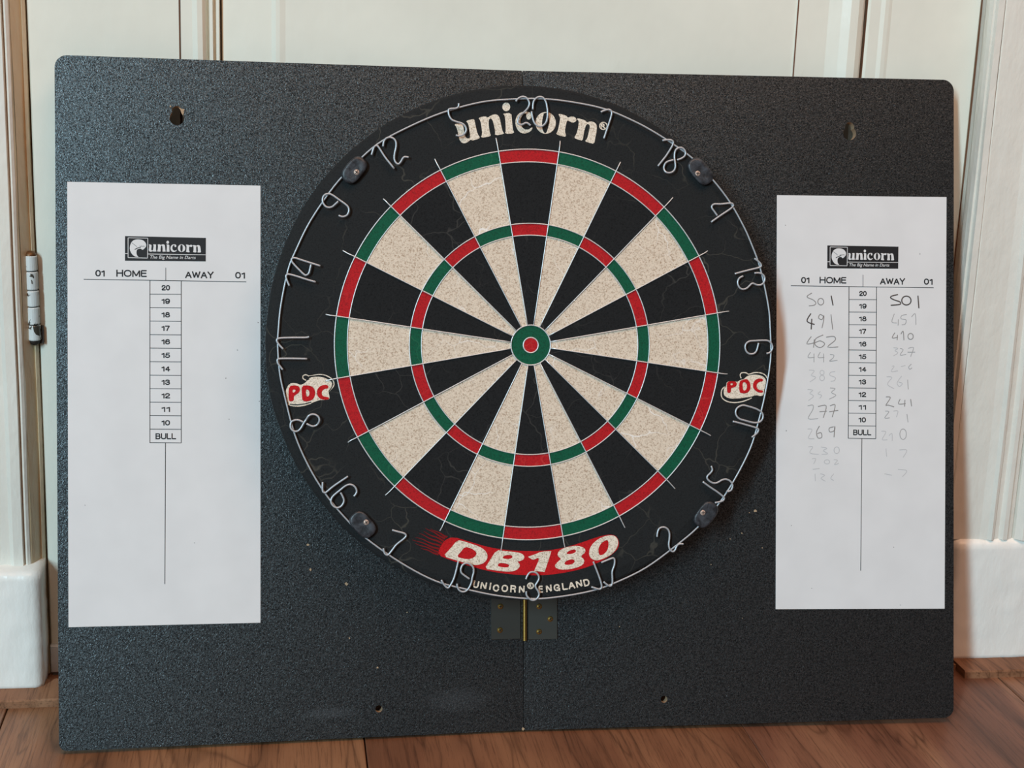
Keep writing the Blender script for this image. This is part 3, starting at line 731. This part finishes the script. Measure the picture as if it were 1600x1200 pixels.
FIG = [
 (A_, '5', [(268,215),(262,265),(225,292),(150,297),(112,310),(105,345),(120,410),(160,470),(230,500),(310,525),(360,560),(385,620),(365,680),(320,712),(270,722),(222,712)]),
 (A_, '2', [(1160,185),(1190,145),(1250,112),(1310,118),(1350,160),(1372,220),(1345,290),(1290,350),(1230,400),(1200,450),(1190,510),(1215,540),(1260,545),(1310,520),(1350,528),(1390,560)]),
 (B_, '0', [(25,310),(28,230),(45,170),(90,125),(140,112),(190,130),(228,190),(245,260),(255,340),(252,430),(235,500),(200,550),(150,575),(90,560),(45,510),(20,430),(5,340)]),
 (B_, '1', [(1088,350),(1140,328),(1200,312),(1240,322),(1258,360),(1245,430),(1210,540),(1170,660),(1135,765)]),
 (C_, '1', [(250,195),(320,185),(380,188),(415,210),(415,250),(380,320),(310,430),(240,520),(180,595)]),
 (C_, '8', [(480,498),(540,478),(590,445),(610,400),(600,350),(560,312),(510,308),(460,340),(440,400),(438,470),(450,550),(450,620),(420,675),(360,700),(300,685),(272,630),(290,560),(340,520),(420,500)]),
 (D_, '4', [(410,625),(350,540),(300,470),(300,420),(350,385),(480,385),(620,370),(710,370),(742,400),(730,440),(660,500),(480,620),(280,760)]),
 (E_, '1', [(650,185),(720,235),(775,290),(790,340),(750,372),(600,410),(400,460),(240,505)]),
 (E_, '3', [(650,490),(740,485),(810,510),(855,560),(865,620),(840,690),(780,735),(700,735),(640,708),(590,710),(540,760),(480,810),(400,825),(340,790),(305,720),(305,650),(340,590),(415,550)]),
 (F_, '6', [(1035,565),(1100,545),(1145,490),(1158,420),(1130,350),(1070,300),(960,290),(800,298),(680,310),(610,360),(590,430),(610,510),(660,560),(720,575),(780,560),(825,510),(850,430),(870,345)]),
 (H_, '0', [(1050,372),(960,320),(840,280),(700,245),(620,260),(550,310),(525,390),(550,470),(620,530),(740,565),(860,598),(960,605),(1040,580),(1090,510),(1090,430),(1052,375)]),
 (H_, '1', [(465,578),(600,610),(760,655),(900,695),(970,720),(1000,750),(985,800),(940,850),(860,910)]),
 (I_, '5', [(512,80),(530,140),(500,190),(455,235),(450,275),(490,320),(550,348),(610,340),(680,300),(740,288),(800,310),(840,360),(842,420),(815,465),(770,480),(750,470)]),
 (I_, '1', [(380,325),(480,400),(600,480),(690,550),(715,590),(690,625),(630,645),(570,655)]),
 (J_, '2', [(222,385),(230,300),(260,220),(320,185),(390,188),(450,230),(480,310),(478,420),(465,530),(475,610),(510,670),(560,690),(600,650),(625,590),(660,545),(710,530),(770,535)]),
 (K_, '1', [(470,475),(500,550),(550,680),(590,800),(600,870),(575,905),(520,895),(440,870)]),
 (K_, '7', [(595,490),(680,455),(780,420),(805,460),(795,540),(765,630),(768,740),(765,820),(740,855),(700,845),(630,790)]),
 (L_, '1', [(360,465),(330,600),(290,740),(240,840),(200,885),(150,850),(95,762)]),
 (L_, '9', [(535,745),(470,700),(410,650),(400,590),(430,525),(490,498),(550,520),(595,570),(600,640),(580,720),(565,800),(530,880),(480,935),(420,945),(370,915),(345,860),(342,820)]),
 (M_, '3', [(555,735),(580,670),(630,600),(700,580),(770,600),(820,660),(825,730),(790,800),(755,860),(770,920),(810,980),(830,1050),(800,1120),(740,1165),(670,1165),(600,1110),(565,1050),(565,985)]),
 (N_, '7', [(970,508),(1080,540),(1200,570),(1250,600),(1255,640),(1200,700),(1060,810),(960,940),(890,1020),(850,1025),(810,985),(785,890)]),
 (O_, '1', [(850,190),(700,290),(540,400),(420,500),(370,530),(325,500),(318,400),(322,310)]),
 (O_, '6', [(695,530),(740,610),(765,690),(740,770),(680,830),(600,840),(530,790),(495,720),(510,640),(570,570),(680,480),(780,400),(870,360),(950,375),(1010,430),(1030,500),(1010,560),(970,605)]),
 (P_, '8', [(435,795),(380,768),(320,762),(260,785),(238,830),(245,890),(290,935),(350,935),(400,890),(440,820),(480,760),(520,700),(570,675),(630,680),(680,720),(688,780),(650,840),(590,860),(540,845),(490,820)]),
 (Q_, '1', [(835,345),(780,365),(500,367),(260,375),(180,395),(168,440),(220,520),(300,605)]),
 (Q_, '1', [(800,808),(500,802),(230,805),(180,830),(190,900),(240,970),(290,1035)]),
 (R_, '4', [(940,340),(750,280),(560,220),(420,175),(360,180),(338,215),(370,280),(480,400),(600,515),(650,530),(700,490),(725,400),(745,310)]),
 (R_, '1', [(845,675),(650,620),(450,555),(300,515),(245,520),(225,560),(245,640),(295,755)]),
 (S_, '9', [(645,330),(580,390),(520,440),(450,455),(380,430),(330,360),(318,290),(340,220),(390,180),(460,172),(540,205),(660,290),(800,390),(855,450),(868,520),(840,600),(780,640),(720,645),(655,620)]),
 (T_, '1', [(605,420),(625,350),(650,290),(690,275),(730,320),(820,460),(960,635)]),
 (T_, '2', [(785,290),(795,220),(830,165),(890,145),(950,165),(985,215),(988,290),(965,400),(960,480),(985,540),(1025,562),(1060,530),(1095,470),(1130,450),(1185,458)])]
for (z, ch, pts) in FIG:
    pp = zt(z[0], z[1], pts); n = len(pp)
    hh = [HN + .0003 + (.0011 if 3 < i < n - 4 and ch in '8' and i > n / 2 else 0) for i in range(n)]
    loc = [(*D.at(x, y, h), h) for (x, y), h in zip(pp, hh)]
    mesh_obj('wire_numeral', *tube(crom(loc, 4), .00085, 8), M_RING, nring, smooth=True, label='wire figure ' + ch)

# rubber clips
for (cx, cy, dx, dy, L, W, sx, sy) in ((553.5, 265.5, 24, -29, 46, 29, 557, 269), (1094.5, 267.5, 26, 31, 47, 28, 1090, 271), (1103, 804, 24, -31, 44, 28, 1098, 801), (566.5, 819.5, 28, 30, 46, 30, 572.2, 816)):
    ln = math.hypot(dx, dy); tx, ty = dx / ln, dy / ln; nx_, ny_ = -ty, tx
    out = []
    for k in range(28):
        a = 2 * math.pi * k / 28; ca, sa = math.cos(a), math.sin(a)
        u = math.copysign(abs(ca) ** .62, ca) * L / 2; w = math.copysign(abs(sa) ** .78, sa) * W / 2
        out.append((cx + u * tx + w * nx_, cy + u * ty + w * ny_))
    def lv(k, h): 
        o2 = [(cx + (x - cx) * k, cy + (y - cy) * k) for x, y in out]
        return [(*D.at(x, y, h), h) for x, y in o2]
    rings = [lv(1, .0003), lv(1, .0040), lv(.95, .0052), lv(.82, .0058), lv(.62, .0055)]
    v = [p for r in rings for p in r]; f = []
    for i in range(4):
        for k in range(28):
            l = (k + 1) % 28; f.append((i * 28 + k, (i + 1) * 28 + k, (i + 1) * 28 + l, i * 28 + l))
    f.append(tuple(reversed([4 * 28 + k for k in range(28)]))); f.append(tuple(k for k in range(28)))
    cl = mesh_obj('ring_clip', v, f, M_CLIP, dart, smooth=True, label='black rubber clip')
    screw(D, sx, sy, .0026, .0052, cl, ang=sx)

# printed lettering on the face
HP = .00025
def polys(frame, h, items, sm=1):
    mb = MB()
    for z, loops in items:
        ls = [[frame.at(x, y, h) for x, y in chaikin(zt(z[0], z[1], l), sm)] for l in loops]
        mb.add(*flat(ls, h))
    return mb
def ell(cx, cy, rx, ry, rot=0, n=20):
    c, s = math.cos(rot), math.sin(rot)
    return [(cx + rx * math.cos(2 * math.pi * k / n) * c - ry * math.sin(2 * math.pi * k / n) * s, cy + rx * math.cos(2 * math.pi * k / n) * s + ry * math.sin(2 * math.pi * k / n) * c) for k in range(n)]
UNI = [
 (A_, [[(195,540),(270,532),(325,535),(342,590),(352,660),(368,730),(395,762),(430,765),(448,740),(437,650),(418,530),(375,490),(470,465),(512,458),(530,560),(560,690),(608,760),(520,785),(480,797),(455,780),(420,812),(370,840),(320,835),(280,790),(270,740),(258,680),(235,590)]]),
 (A_, [[(570,440),(680,415),(725,440),(770,400),(840,385),(885,400),(910,450),(935,580),(955,660),(985,690),(835,720),(838,660),(820,560),(795,470),(765,448),(735,470),(738,580),(755,680),(775,730),(605,755),(635,700),(625,590),(605,480)]]),
 (A_, [[(950,375),(1090,362),(1100,480),(1112,620),(1140,685),(990,692),(1003,640),(998,500),(985,400)]]),
 (A_, [ell(1010, 270, 62, 68)]),
 (A_, [[(1425,590),(1405,640),(1350,675),(1280,690),(1210,660),(1165,590),(1150,510),(1165,430),(1210,370),(1270,345),(1345,343),(1395,365),(1405,415),(1385,465),(1345,470),(1322,430),(1325,375),(1285,370),(1245,420),(1228,500),(1245,570),(1290,620),(1350,628),(1405,592)]]),
 (B_, [ell(226, 520, 160, 172), [(205,365),(245,360),(275,400),(285,480),(270,580),(245,660),(220,690),(185,650),(168,580),(170,490),(185,410)]]),
 (B_, [[(430,375),(550,405),(570,440),(620,420),(680,425),(710,465),(695,505),(640,518),(590,490),(560,480),(540,560),(525,650),(550,740),(470,728),(385,695),(415,650),(440,530),(455,440),(430,400)]]),
 (B_, [[(722,445),(850,480),(865,515),(920,495),(980,505),(1025,550),(1025,640),(1000,760),(985,850),(900,830),(835,805),(875,770),(900,660),(920,570),(895,535),(860,545),(835,620),(815,720),(805,800),(730,780),(668,755),(705,700),(735,590),(745,490),(720,470)]])]
mb = polys(D, HP, UNI)
v = polys(D, HP, [(B_, [ell(1128, 567, 66, 64, 0, 24), ell(1128, 567, 50, 48, 0, 24)])], 0); mb.add(v.v, v.f)
def boxtext(frame, h, s, x0, x1, ytop, ybase, slope=0.0, shear=0.0, bold=0.0, mapper=None, bend=None):
    tv, tf = text_tris(s, bold); vv = []
    for a, b in tv:
        x = x0 + (x1 - x0) * a + shear * (ybase - ytop) * b; y = ybase - (ybase - ytop) * b + slope * (x1 - x0) * a
        if mapper: x, y = mapper(x, y)
        vv.append((*frame.at(x, y, h), h))
    # keep faces pointing outward
    out = []
    for q in tf:
        A, Bv, Cc = (Vector(vv[q[0]]), Vector(vv[q[1]]), Vector(vv[q[2]]))
        out.append(q if (Bv - A).cross(Cc - A).z > 0 else tuple(reversed(q)))
    return vv, out
mb.add(*boxtext(D, HP, 'R', 938.6, 947, 192.5, 200.5, .15, 0, .03))
mb.build('maker_lettering', M_LETTER, dart, label='cream serif lettering above the beds')
Z4 = ((640, 820), 4.571)
band = [(310,85),(420,118),(560,160),(700,182),(860,190),(1000,182),(1100,165),(1220,130),(1330,90),(1420,68),(1470,75),(1497,115),(1492,165),(1455,205),(1390,250),(1280,300),(1150,335),(1000,358),(860,362),(700,352),(560,330),(420,292),(300,255),(200,215),(215,160),(250,110)]
polys(D, HP, [(Z4, [band])]).build('model_band', M_LRED, dart, label='red printed band below the beds')
mb = MB()
for (a, b) in (((270, 88), (150, 28)), ((255, 100), (112, 22)), ((245, 115), (100, 50)), ((235, 135), (68, 62)), ((225, 155), (42, 88)), ((215, 175), (20, 105)), ((210, 195), (40, 132)), ((208, 213), (80, 165))):
    p = [D.at(*zt(Z4[0], Z4[1], [(a[0] + (b[0] - a[0]) * t, a[1] + (b[1] - a[1]) * t + 3 * math.sin(t * 9 + a[1]))])[0], HP) for t in [i / 8 for i in range(9)]]
    mb.add(*ribbon(p, lambda s: .0015 * (1 - s) + .0003, HP))
mb.build('speed_streaks', M_DRED, dart, label='dull red streaks trailing left of the band')
DB = [
 (L_, [[(345,138),(440,155),(560,195),(680,235),(770,290),(818,360),(815,430),(770,490),(700,522),(610,530),(480,500),(330,455),(120,392),(235,275)], [(465,240),(570,270),(640,320),(645,370),(600,415),(530,438),(440,430),(335,400),(400,320)]]),
 (L_, [[(960,290),(1080,310),(1230,322),(1350,345),(1395,390),(1385,440),(1330,465),(1280,475),(1320,510),(1320,560),(1270,610),(1180,632),(1080,630),(930,610),(770,590),(850,460)], [(1120,370),(1190,372),(1215,405),(1170,435),(1090,432),(1050,420),(1070,385)], [(1010,495),(1090,500),(1150,520),(1160,550),(1110,568),(1030,560),(975,545),(985,510)]]),
 (M_, [[(600,265),(600,265),(760,210),(880,155),(1085,150),(1085,150),(1050,270),(1000,420),(945,585),(945,585),(730,560),(730,560),(775,450),(825,340),(820,290),(790,295),(700,335)]]),
 (Z4, [[(1140,155),(1200,148),(1250,165),(1258,195),(1220,225),(1250,250),(1240,285),(1190,308),(1110,322),(1050,315),(1035,290),(1060,262),(1085,243),(1055,222),(1062,190),(1095,168)], [(1130,190),(1165,175),(1190,180),(1185,198),(1150,210),(1118,208)], [(1110,262),(1150,245),(1180,250),(1175,275),(1140,287),(1105,285)]]),
 (K_, [[(740,60),(810,75),(855,130),(862,200),(830,280),(770,350),(690,400),(600,440),(510,460),(440,430),(405,380),(405,300),(440,220),(520,140),(620,85)], [(670,135),(705,150),(710,210),(695,290),(650,350),(590,380),(560,365),(548,310),(560,240),(600,180)]])]
polys(D, HP + .00025, DB).build('model_lettering', M_LETTER, dart, label='large slanted cream letters on the red band')
mb = MB()
def rotmap(cx, cy, ang):
    c, s = math.cos(ang), math.sin(ang)
    return lambda x, y: (cx + (x - cx) * c - (y - cy) * s, cy + (x - cx) * s + (y - cy) * c)
for ch, zx, zy, w in (('U',190,105,9),('N',285,120,9.5),('I',368,128,2.6),('C',440,150,10),('O',550,155,10.5),('R',655,160,9),('N',762,165,9),('E',998,165,6.5),('N',1100,155,9),('G',1200,145,10),('L',1300,130,8.5),('A',1385,115,10.5),('N',1478,97,9.5),('D',1572,82,9.5)):
    cx, cy = 720 + zx / 8, 900 + zy / 8
    an = -math.atan2(cx - 828, cy - 538)
    mb.add(*stroketext(D, HP, ch, cx - w / 2, cx + w / 2, cy - 5.6, cy + 5.6, 0, 2.3, rotmap(cx, cy, an)))
v = polys(D, HP, [(((720, 900), 8), [ell(872, 122, 44, 42, 0, 20), ell(872, 122, 28, 27, 0, 20)])], 0); mb.add(v.v, v.f)
mb.add(*boxtext(D, HP, 'R', 827, 831, 912.3, 918, 0, 0, .03))
mb.build('origin_lettering', M_LETTER, dart, label='small cream capitals around the bottom number')
PL = [(P_, [[(165,300),(205,215),(260,180),(340,190),(395,215),(450,195),(490,160),(545,95),(640,85),(740,90),(830,130),(890,170),(885,240),(830,320),(850,400),(845,440),(780,450),(690,450),(560,500),(460,545),(330,550),(215,530),(185,450),(170,360)]])]
PLr = [(P_, [[(215,230),(310,220),(370,235),(390,290),(365,340),(310,375),(290,395),(290,465),(220,475),(205,400)], [(270,290),(310,285),(320,310),(290,335),(270,330)]]),
       (P_, [[(415,225),(520,220),(590,245),(625,310),(620,390),(580,450),(500,475),(425,465),(415,350)], [(475,285),(520,290),(540,340),(525,390),(485,400)]]),
       (P_, [[(825,215),(830,270),(770,275),(730,310),(725,360),(750,395),(800,400),(840,410),(840,440),(760,450),(700,430),(655,380),(650,300),(690,240),(750,215)]])]
PLs = [(P_, [(505,150),(440,120),(435,75),(480,55),(530,75),(600,65),(700,52),(800,70),(870,110),(910,160),(915,220),(880,270),(820,330)]), (P_, [(200,520),(300,545),(420,540),(560,500)])]
PLk = [(P_, [(530,82),(600,75),(700,64),(790,82),(850,120),(888,150)]), (P_, [(230,515),(340,525),(460,510),(565,482)]), (P_, [(480,145),(530,120)]), (P_, [(835,315),(880,255),(905,200)])]
G_ = ((1110, 575), 13.333)
PR = [(G_, [[(340,280),(330,380),(280,430),(275,540),(310,600),(420,640),(600,635),(760,610),(850,600),(940,560),(1060,590),(1110,560),(1120,460),(1150,350),(1160,250),(1110,180),(1000,140),(850,140),(760,170),(700,230),(620,250),(560,290),(480,280)]])]
PRr = [(G_, [[(345,290),(450,270),(530,285),(555,330),(530,390),(470,410),(430,415),(425,520),(350,520),(345,400)], [(420,320),(460,318),(470,340),(450,360),(420,360)]]),
       (G_, [[(600,270),(700,240),(760,225),(820,290),(840,380),(820,470),(760,525),(660,530),(600,505)], [(665,310),(710,290),(755,330),(765,400),(740,460),(680,475)]]),
       (G_, [[(1095,225),(1090,280),(1030,285),(975,320),(960,390),(985,440),(1040,460),(1095,470),(1095,515),(1010,515),(930,470),(885,400),(890,310),(940,240),(1020,215)]])]
PRs = [(G_, [(640,215),(620,150),(650,100),(740,100),(800,130),(900,100),(1000,95),(1100,120),(1160,170),(1175,210)]), (G_, [(300,390),(240,450),(225,560),(260,640),(360,700),(500,720),(660,700),(800,650),(860,620)])]
PRk = [(G_, [(300,590),(400,660),(560,672),(720,650),(830,620)])]
for blob, red, st, bk in ((PL, PLr, PLs, PLk), (PR, PRr, PRs, PRk)):
    mb = polys(D, HP, blob)
    for z, p in st: mb.add(*ribbon(crom([D.at(x, y, HP) for x, y in zt(z[0], z[1], p)], 3), .0009, HP + .00005))
    bd = mb.build('league_badge', M_LETTER, dart, label='cream badge with red letters')
    polys(D, HP + .0003, red).build('badge_lettering', M_LRED, bd)
    mb = MB()
    for z, p in bk: mb.add(*ribbon(crom([D.at(x, y, HP) for x, y in zt(z[0], z[1], p)], 3), .0008, HP + .0002))
    mb.build('badge_outline', M_FACE, bd)

# ------------------------------------------------------------------ score sheets
def unwarp(it):
    out = []
    for z, loops in it:
        ls = []
        for l in loops:
            pp = []
            for x, y in chaikin(zt(z[0], z[1], l), 1):
                th = math.atan2(x - 828, 538 - y); r = math.hypot(x - 828, 538 - y); pp.append((th * 355, r - 330))
            ls.append(pp)
        out.append(ls)
    xs = [p[0] for ls in out for l in ls for p in l]
    x0, x1 = min(xs), max(xs)
    return [[[((p[0] - x0) / (x1 - x0), p[1] / 35.0) for p in l] for l in ls] for ls in out]
UNIF = unwarp(UNI)                       # x 0..1, y 0 baseline .. 1 x-height
LQ = [(105, 284), (407, 290), (407, 973), (107, 980)]
RQ = [(1214, 305), (1479, 308), (1476, 951), (1212, 952)]
def st_of(x, y):                         # left-sheet photo point -> sheet fractions
    s, t = .5, .5
    for _ in range(12):
        a = [LQ[0][i] * (1 - s) * (1 - t) + LQ[1][i] * s * (1 - t) + LQ[2][i] * s * t + LQ[3][i] * (1 - s) * t for i in (0, 1)]
        s += (x - a[0]) / 301.0; t += (y - a[1]) / 690.0
    return s, t
def make_sheet(fr, Q, label, first, writing):
    def q2(s, t): return tuple(Q[0][i] * (1 - s) * (1 - t) + Q[1][i] * s * (1 - t) + Q[2][i] * s * t + Q[3][i] * (1 - s) * t for i in (0, 1))
    tx = lambda x, y: q2(*st_of(x, y))
    hp = .0006; h1 = hp + .00012
    c = [fr.at(x, y, hp) for x, y in (Q[3], Q[2], Q[1], Q[0])]
    root = mesh_obj('score_sheet', *prism([c], .0001, hp), M_PAPER, None, mw=fr.m, label=label, cat='score sheet', group='dart score sheets on the backing board')
    P1 = ((80, 270), 4.571)
    z1 = lambda p: [fr.at(*tx(*q), h1) for q in zt(P1[0], P1[1], p)]
    def line(mb, a, b, w, h=h1): mb.add(*ribbon(z1([a, b]), w, h))
    # logo block
    lg = mesh_obj('logo_block', *flat([z1([(527, 452), (1105, 465), (1104, 633), (527, 628)][::-1])], h1), M_INK, root)
    W = MB(); h2 = h1 + .0001
    for a, b in (((549, 464), (690, 467)), ((690, 467), (688, 609)), ((688, 609), (549, 606)), ((549, 606), (549, 464)), ((528, 577), (548, 577)), ((690, 580), (1104, 586))): W.add(*ribbon(z1([a, b]), .0005, h2))
    W.add(*flat([z1(chaikin([(620,474),(655,480),(676,500),(680,525),(662,545),(650,552),(640,540),(615,545),(608,565),(612,590),(628,604),(590,596),(565,565),(560,530),(572,495),(592,479)], 1)[::-1])], h2))
    for ls in UNIF:
        W.add(*flat([[fr.at(*tx(*zt(P1[0], P1[1], [(697 + 373 * x, 564 + .02 * (373 * x) * .3 - 56 * y)])[0]), h2) for x, y in l] for l in ls], h2))
    tm = lambda x, y: tx(*zt(P1[0], P1[1], [(x, y)])[0])
    W.add(*boxtext(fr, h2, 'The Big Name in Darts', 700, 1028, 590, 620, .012, .25, .004, tm))
    W.build('logo_print', M_INKW, lg)
    K = MB(); h3 = h2 + .00008
    K.add(*ribbon(z1([(575, 500), (592, 512), (612, 528)]), .0003, h3)); K.add(*ribbon(z1([(596, 548), (612, 540), (628, 533), (640, 532)]), .0007, h3))
    for k in range(3): K.add(*ribbon(z1([(632 + k * 12, 520), (638 + k * 12, 530), (644 + k * 12, 522)]), .0003, h3))
    K.build('logo_detail', M_INK, lg)
    # heading
    Hd = MB()
    for s, x0, x1, y0, y1 in (('01', 315, 382, 693, 740), ('HOME', 465, 682, 692, 742), ('AWAY', 957, 1160, 703, 752), ('01', 1314, 1384, 708, 755)):
        Hd.add(*stroketext(fr, h1, s, x0, x1, y0, y1, .012, 9.2, tm, mpp=.000122))
    line(Hd, (818, 678), (818, 770), .00050); line(Hd, (232, 760), (1393, 779), .00058)
    Hd.build('heading_print', M_INK, root)
    # number column
    G = MB()
    pxl = lambda p: [fr.at(*tx(*q), h1) for q in p]
    top, step = 438.6, 21.1
    for k in range(1, 13): G.add(*ribbon(pxl([(234.0, top + k * step - .2), (283.4, top + k * step + .2)]), .00052, h1))
    for x in (234.2, 283.2): G.add(*ribbon(pxl([(x, top), (x, top + 12 * step)]), .00060, h1))
    G.add(*ribbon(pxl([(258.6, top + 12 * step), (257.6, 912.5)]), .00060, h1))
    for k, s in enumerate(['20', '19', '18', '17', '16', '15', '14', '13', '12', '11', '10', 'BULL']):
        yc = top + (k + .52) * step; wd_, hh = (6.6, 4.2) if s != 'BULL' else (16, 4.7)
        G.add(*stroketext(fr, h1, s, 259 - wd_, 259 + wd_, yc - hh, yc + hh, 0, 1.75, tx))
    G.build('number_column', M_INK, root)
    mk = MB()
    for i, (x, y) in enumerate(((371, 547), (353, 591), (405, 627), (358, 655), (304, 848), (133, 789), (403, 504)) if first else ((1227, 352), (1437, 397), (1236, 821), (1396, 855), (1268, 919), (1406, 945), (1228, 673))):
        mk.add(*flat([[(a, b) for a, b in chip(fr, x, y, .0005, i + 40)]], h1))
    mk.build('dart_mark', M_PEN[0], root, kind='stuff')
    rowsL = [470, 502, 534, 558, 588, 617, 644, 675, 704, 727, 746]; rowsR = [470, 500, 526, 550, 573, 598, 627, 651, 680, 708, 742]
    groups = {}
    for m_i, w, strokes in writing:
        for (z, p) in strokes:
            pp = zt(z[0], z[1], p); cx = sum(q[0] for q in pp) / len(pp); cy = sum(q[1] for q in pp) / len(pp)
            rs = rowsL if cx < 1346 else rowsR
            k = min(range(len(rs)), key=lambda i: abs(rs[i] - cy))
            groups.setdefault((cx < 1346, k), []).append((m_i, w, pp))
    for key in sorted(groups):
        wr = MB(); mi = []
        for j, (m_i, w, pp) in enumerate(groups[key]):
            q = [fr.at(x, y, h1) for x, y in pp]
            v, f = ribbon(crom(q, 4) if len(q) > 2 else q, w, h1 + .00002 * (j % 5)); wr.add(v, f); mi += [m_i] * len(f)
        o = wr.build('handwritten_score', None, root, label='handwritten score, ' + ('bold dark', 'mid grey', 'soft grey', 'faint rubbed-out')[min(g_[0] for g_ in groups[key])])
        for m_ in M_PEN: o.data.materials.append(m_)
        for p_, i_ in zip(o.data.polygons, mi): p_.material_index = i_
    return root
a2 = ((1200, 290), 5.2167); b2 = ((1200, 500), 4.287)
def el(cx, cy, rx, ry): e = ell(cx, cy, rx, ry, 0, 12); return e + [e[0]]
W0 = [(a2, p) for p in ([(1060,888),(1010,900),(1000,915),(1030,932),(1075,948),(1075,968),(1000,976)], el(1128, 937, 38, 36), [(1222,897),(1230,1000)], [(515,897),(530,977)], [(350,1042),(318,1105),(380,1132)], [(357,1085),(352,1172)])]
W1 = [(a2, p) for p in ([(358,875),(320,900),(328,915),(365,930),(390,955),(375,975),(333,980)], el(430, 946, 24, 27), [(452,1065),(425,1050),(412,1078),(440,1092),(455,1060),(452,1105),(440,1160)], [(513,1050),(527,1172)])] + \
     [(b2, p) for p in ([(290,110),(260,160),(320,150)], [(310,130),(305,185)], [(370,100),(320,125),(315,165),(350,185),(380,160),(350,140),(320,150)], [(390,115),(440,110),(450,135),(400,180),(470,180)],
                        [(850,85),(832,120),(870,115)], [(867,100),(865,135)], [(890,95),(905,75),(910,135)], el(955, 110, 18, 20),
                        [(790,515),(820,520),(790,570),(805,570),(845,582)], [(885,530),(875,562),(922,560)], [(917,535),(915,580)], [(955,530),(962,578)],
                        [(335,580),(390,575),(370,655)], [(345,615),(395,610)], [(415,575),(450,570),(430,650)], [(410,615),(470,605)],
                        [(345,710),(325,750),(335,790),(360,785),(355,755),(330,762)], [(440,715),(410,725),(415,750),(445,740),(447,712),(442,785)])]
W2 = [(a2, p) for p in ([(1030,1045),(1010,1110),(1050,1120)], [(1062,1090),(1060,1140)], [(1130,1050),(1090,1060),(1085,1085),(1125,1095),(1118,1128),(1090,1135)], [(1170,1070),(1200,1045),(1205,1135)])] + \
     [(b2, p) for p in ([(285,215),(268,250),(312,250)], [(308,225),(308,283)], [(350,215),(335,250),(377,250)], [(372,225),(372,283)], [(415,230),(440,235),(435,255),(412,275),(465,270)],
                        [(415,455),(450,460),(425,485),(455,505),(410,530)], [(265,575),(300,570),(300,600),(270,660),(335,660)],
                        [(885,190),(905,200),(885,235),(925,230)], [(940,190),(975,185),(955,245)], [(935,215),(985,215)], [(935,400),(940,465)],
                        [(960,295),(942,315),(950,330),(965,320)], el(905, 765, 22, 35), [(930,630),(938,685)], [(785,610),(810,615),(782,655),(815,655)])]
W3 = [(b2, p) for p in ([(275,335),(310,340),(290,370),(320,385),(280,415)], el(362, 352, 14, 15), el(362, 388, 16, 18), [(450,345),(420,350),(415,370),(450,385),(445,405),(420,410)],
                        [(265,465),(300,470),(280,490),(305,510),(270,540)], [(350,478),(335,495),(360,505),(345,525)], [(265,730),(295,735),(270,790),(310,795)],
                        [(270,850),(300,850),(280,890),(340,900)], [(355,850),(395,860),(370,875),(400,895),(360,900)], el(460, 872, 18, 22),
                        [(295,930),(320,930),(305,965)], [(300,1000),(345,995)], el(395, 950, 18, 14), [(440,935),(465,940),(445,968),(475,960)],
                        [(315,1030),(318,1080)], [(350,1030),(380,1040),(355,1060),(385,1080)], [(440,1030),(420,1060),(440,1075)],
                        [(840,185),(870,190),(850,205),(870,220),(840,240)], [(830,310),(845,310),(825,345),(870,340)], [(890,312),(920,305)],
                        [(795,380),(830,385),(800,430),(845,460)], [(895,375),(865,420),(880,445),(900,425),(875,415)], [(840,610),(870,610),(860,650)],
                        [(760,745),(790,750),(765,800),(800,802)], [(810,775),(830,760),(832,810)], [(790,860),(795,915)], [(880,870),(930,872),(905,920)], [(780,1030),(830,1040)], [(870,1000),(930,1010),(900,1050)])]
make_sheet(FLm, LQ, 'blank white score sheet with no handwriting, stuck on the left half of the board', True, [])
make_sheet(FRm, RQ, 'white score sheet with faded handwritten scores, stuck right of the dartboard', False, [(0, .0011, W0), (1, .00075, W1), (2, .0006, W2), (3, .0006, W3)])
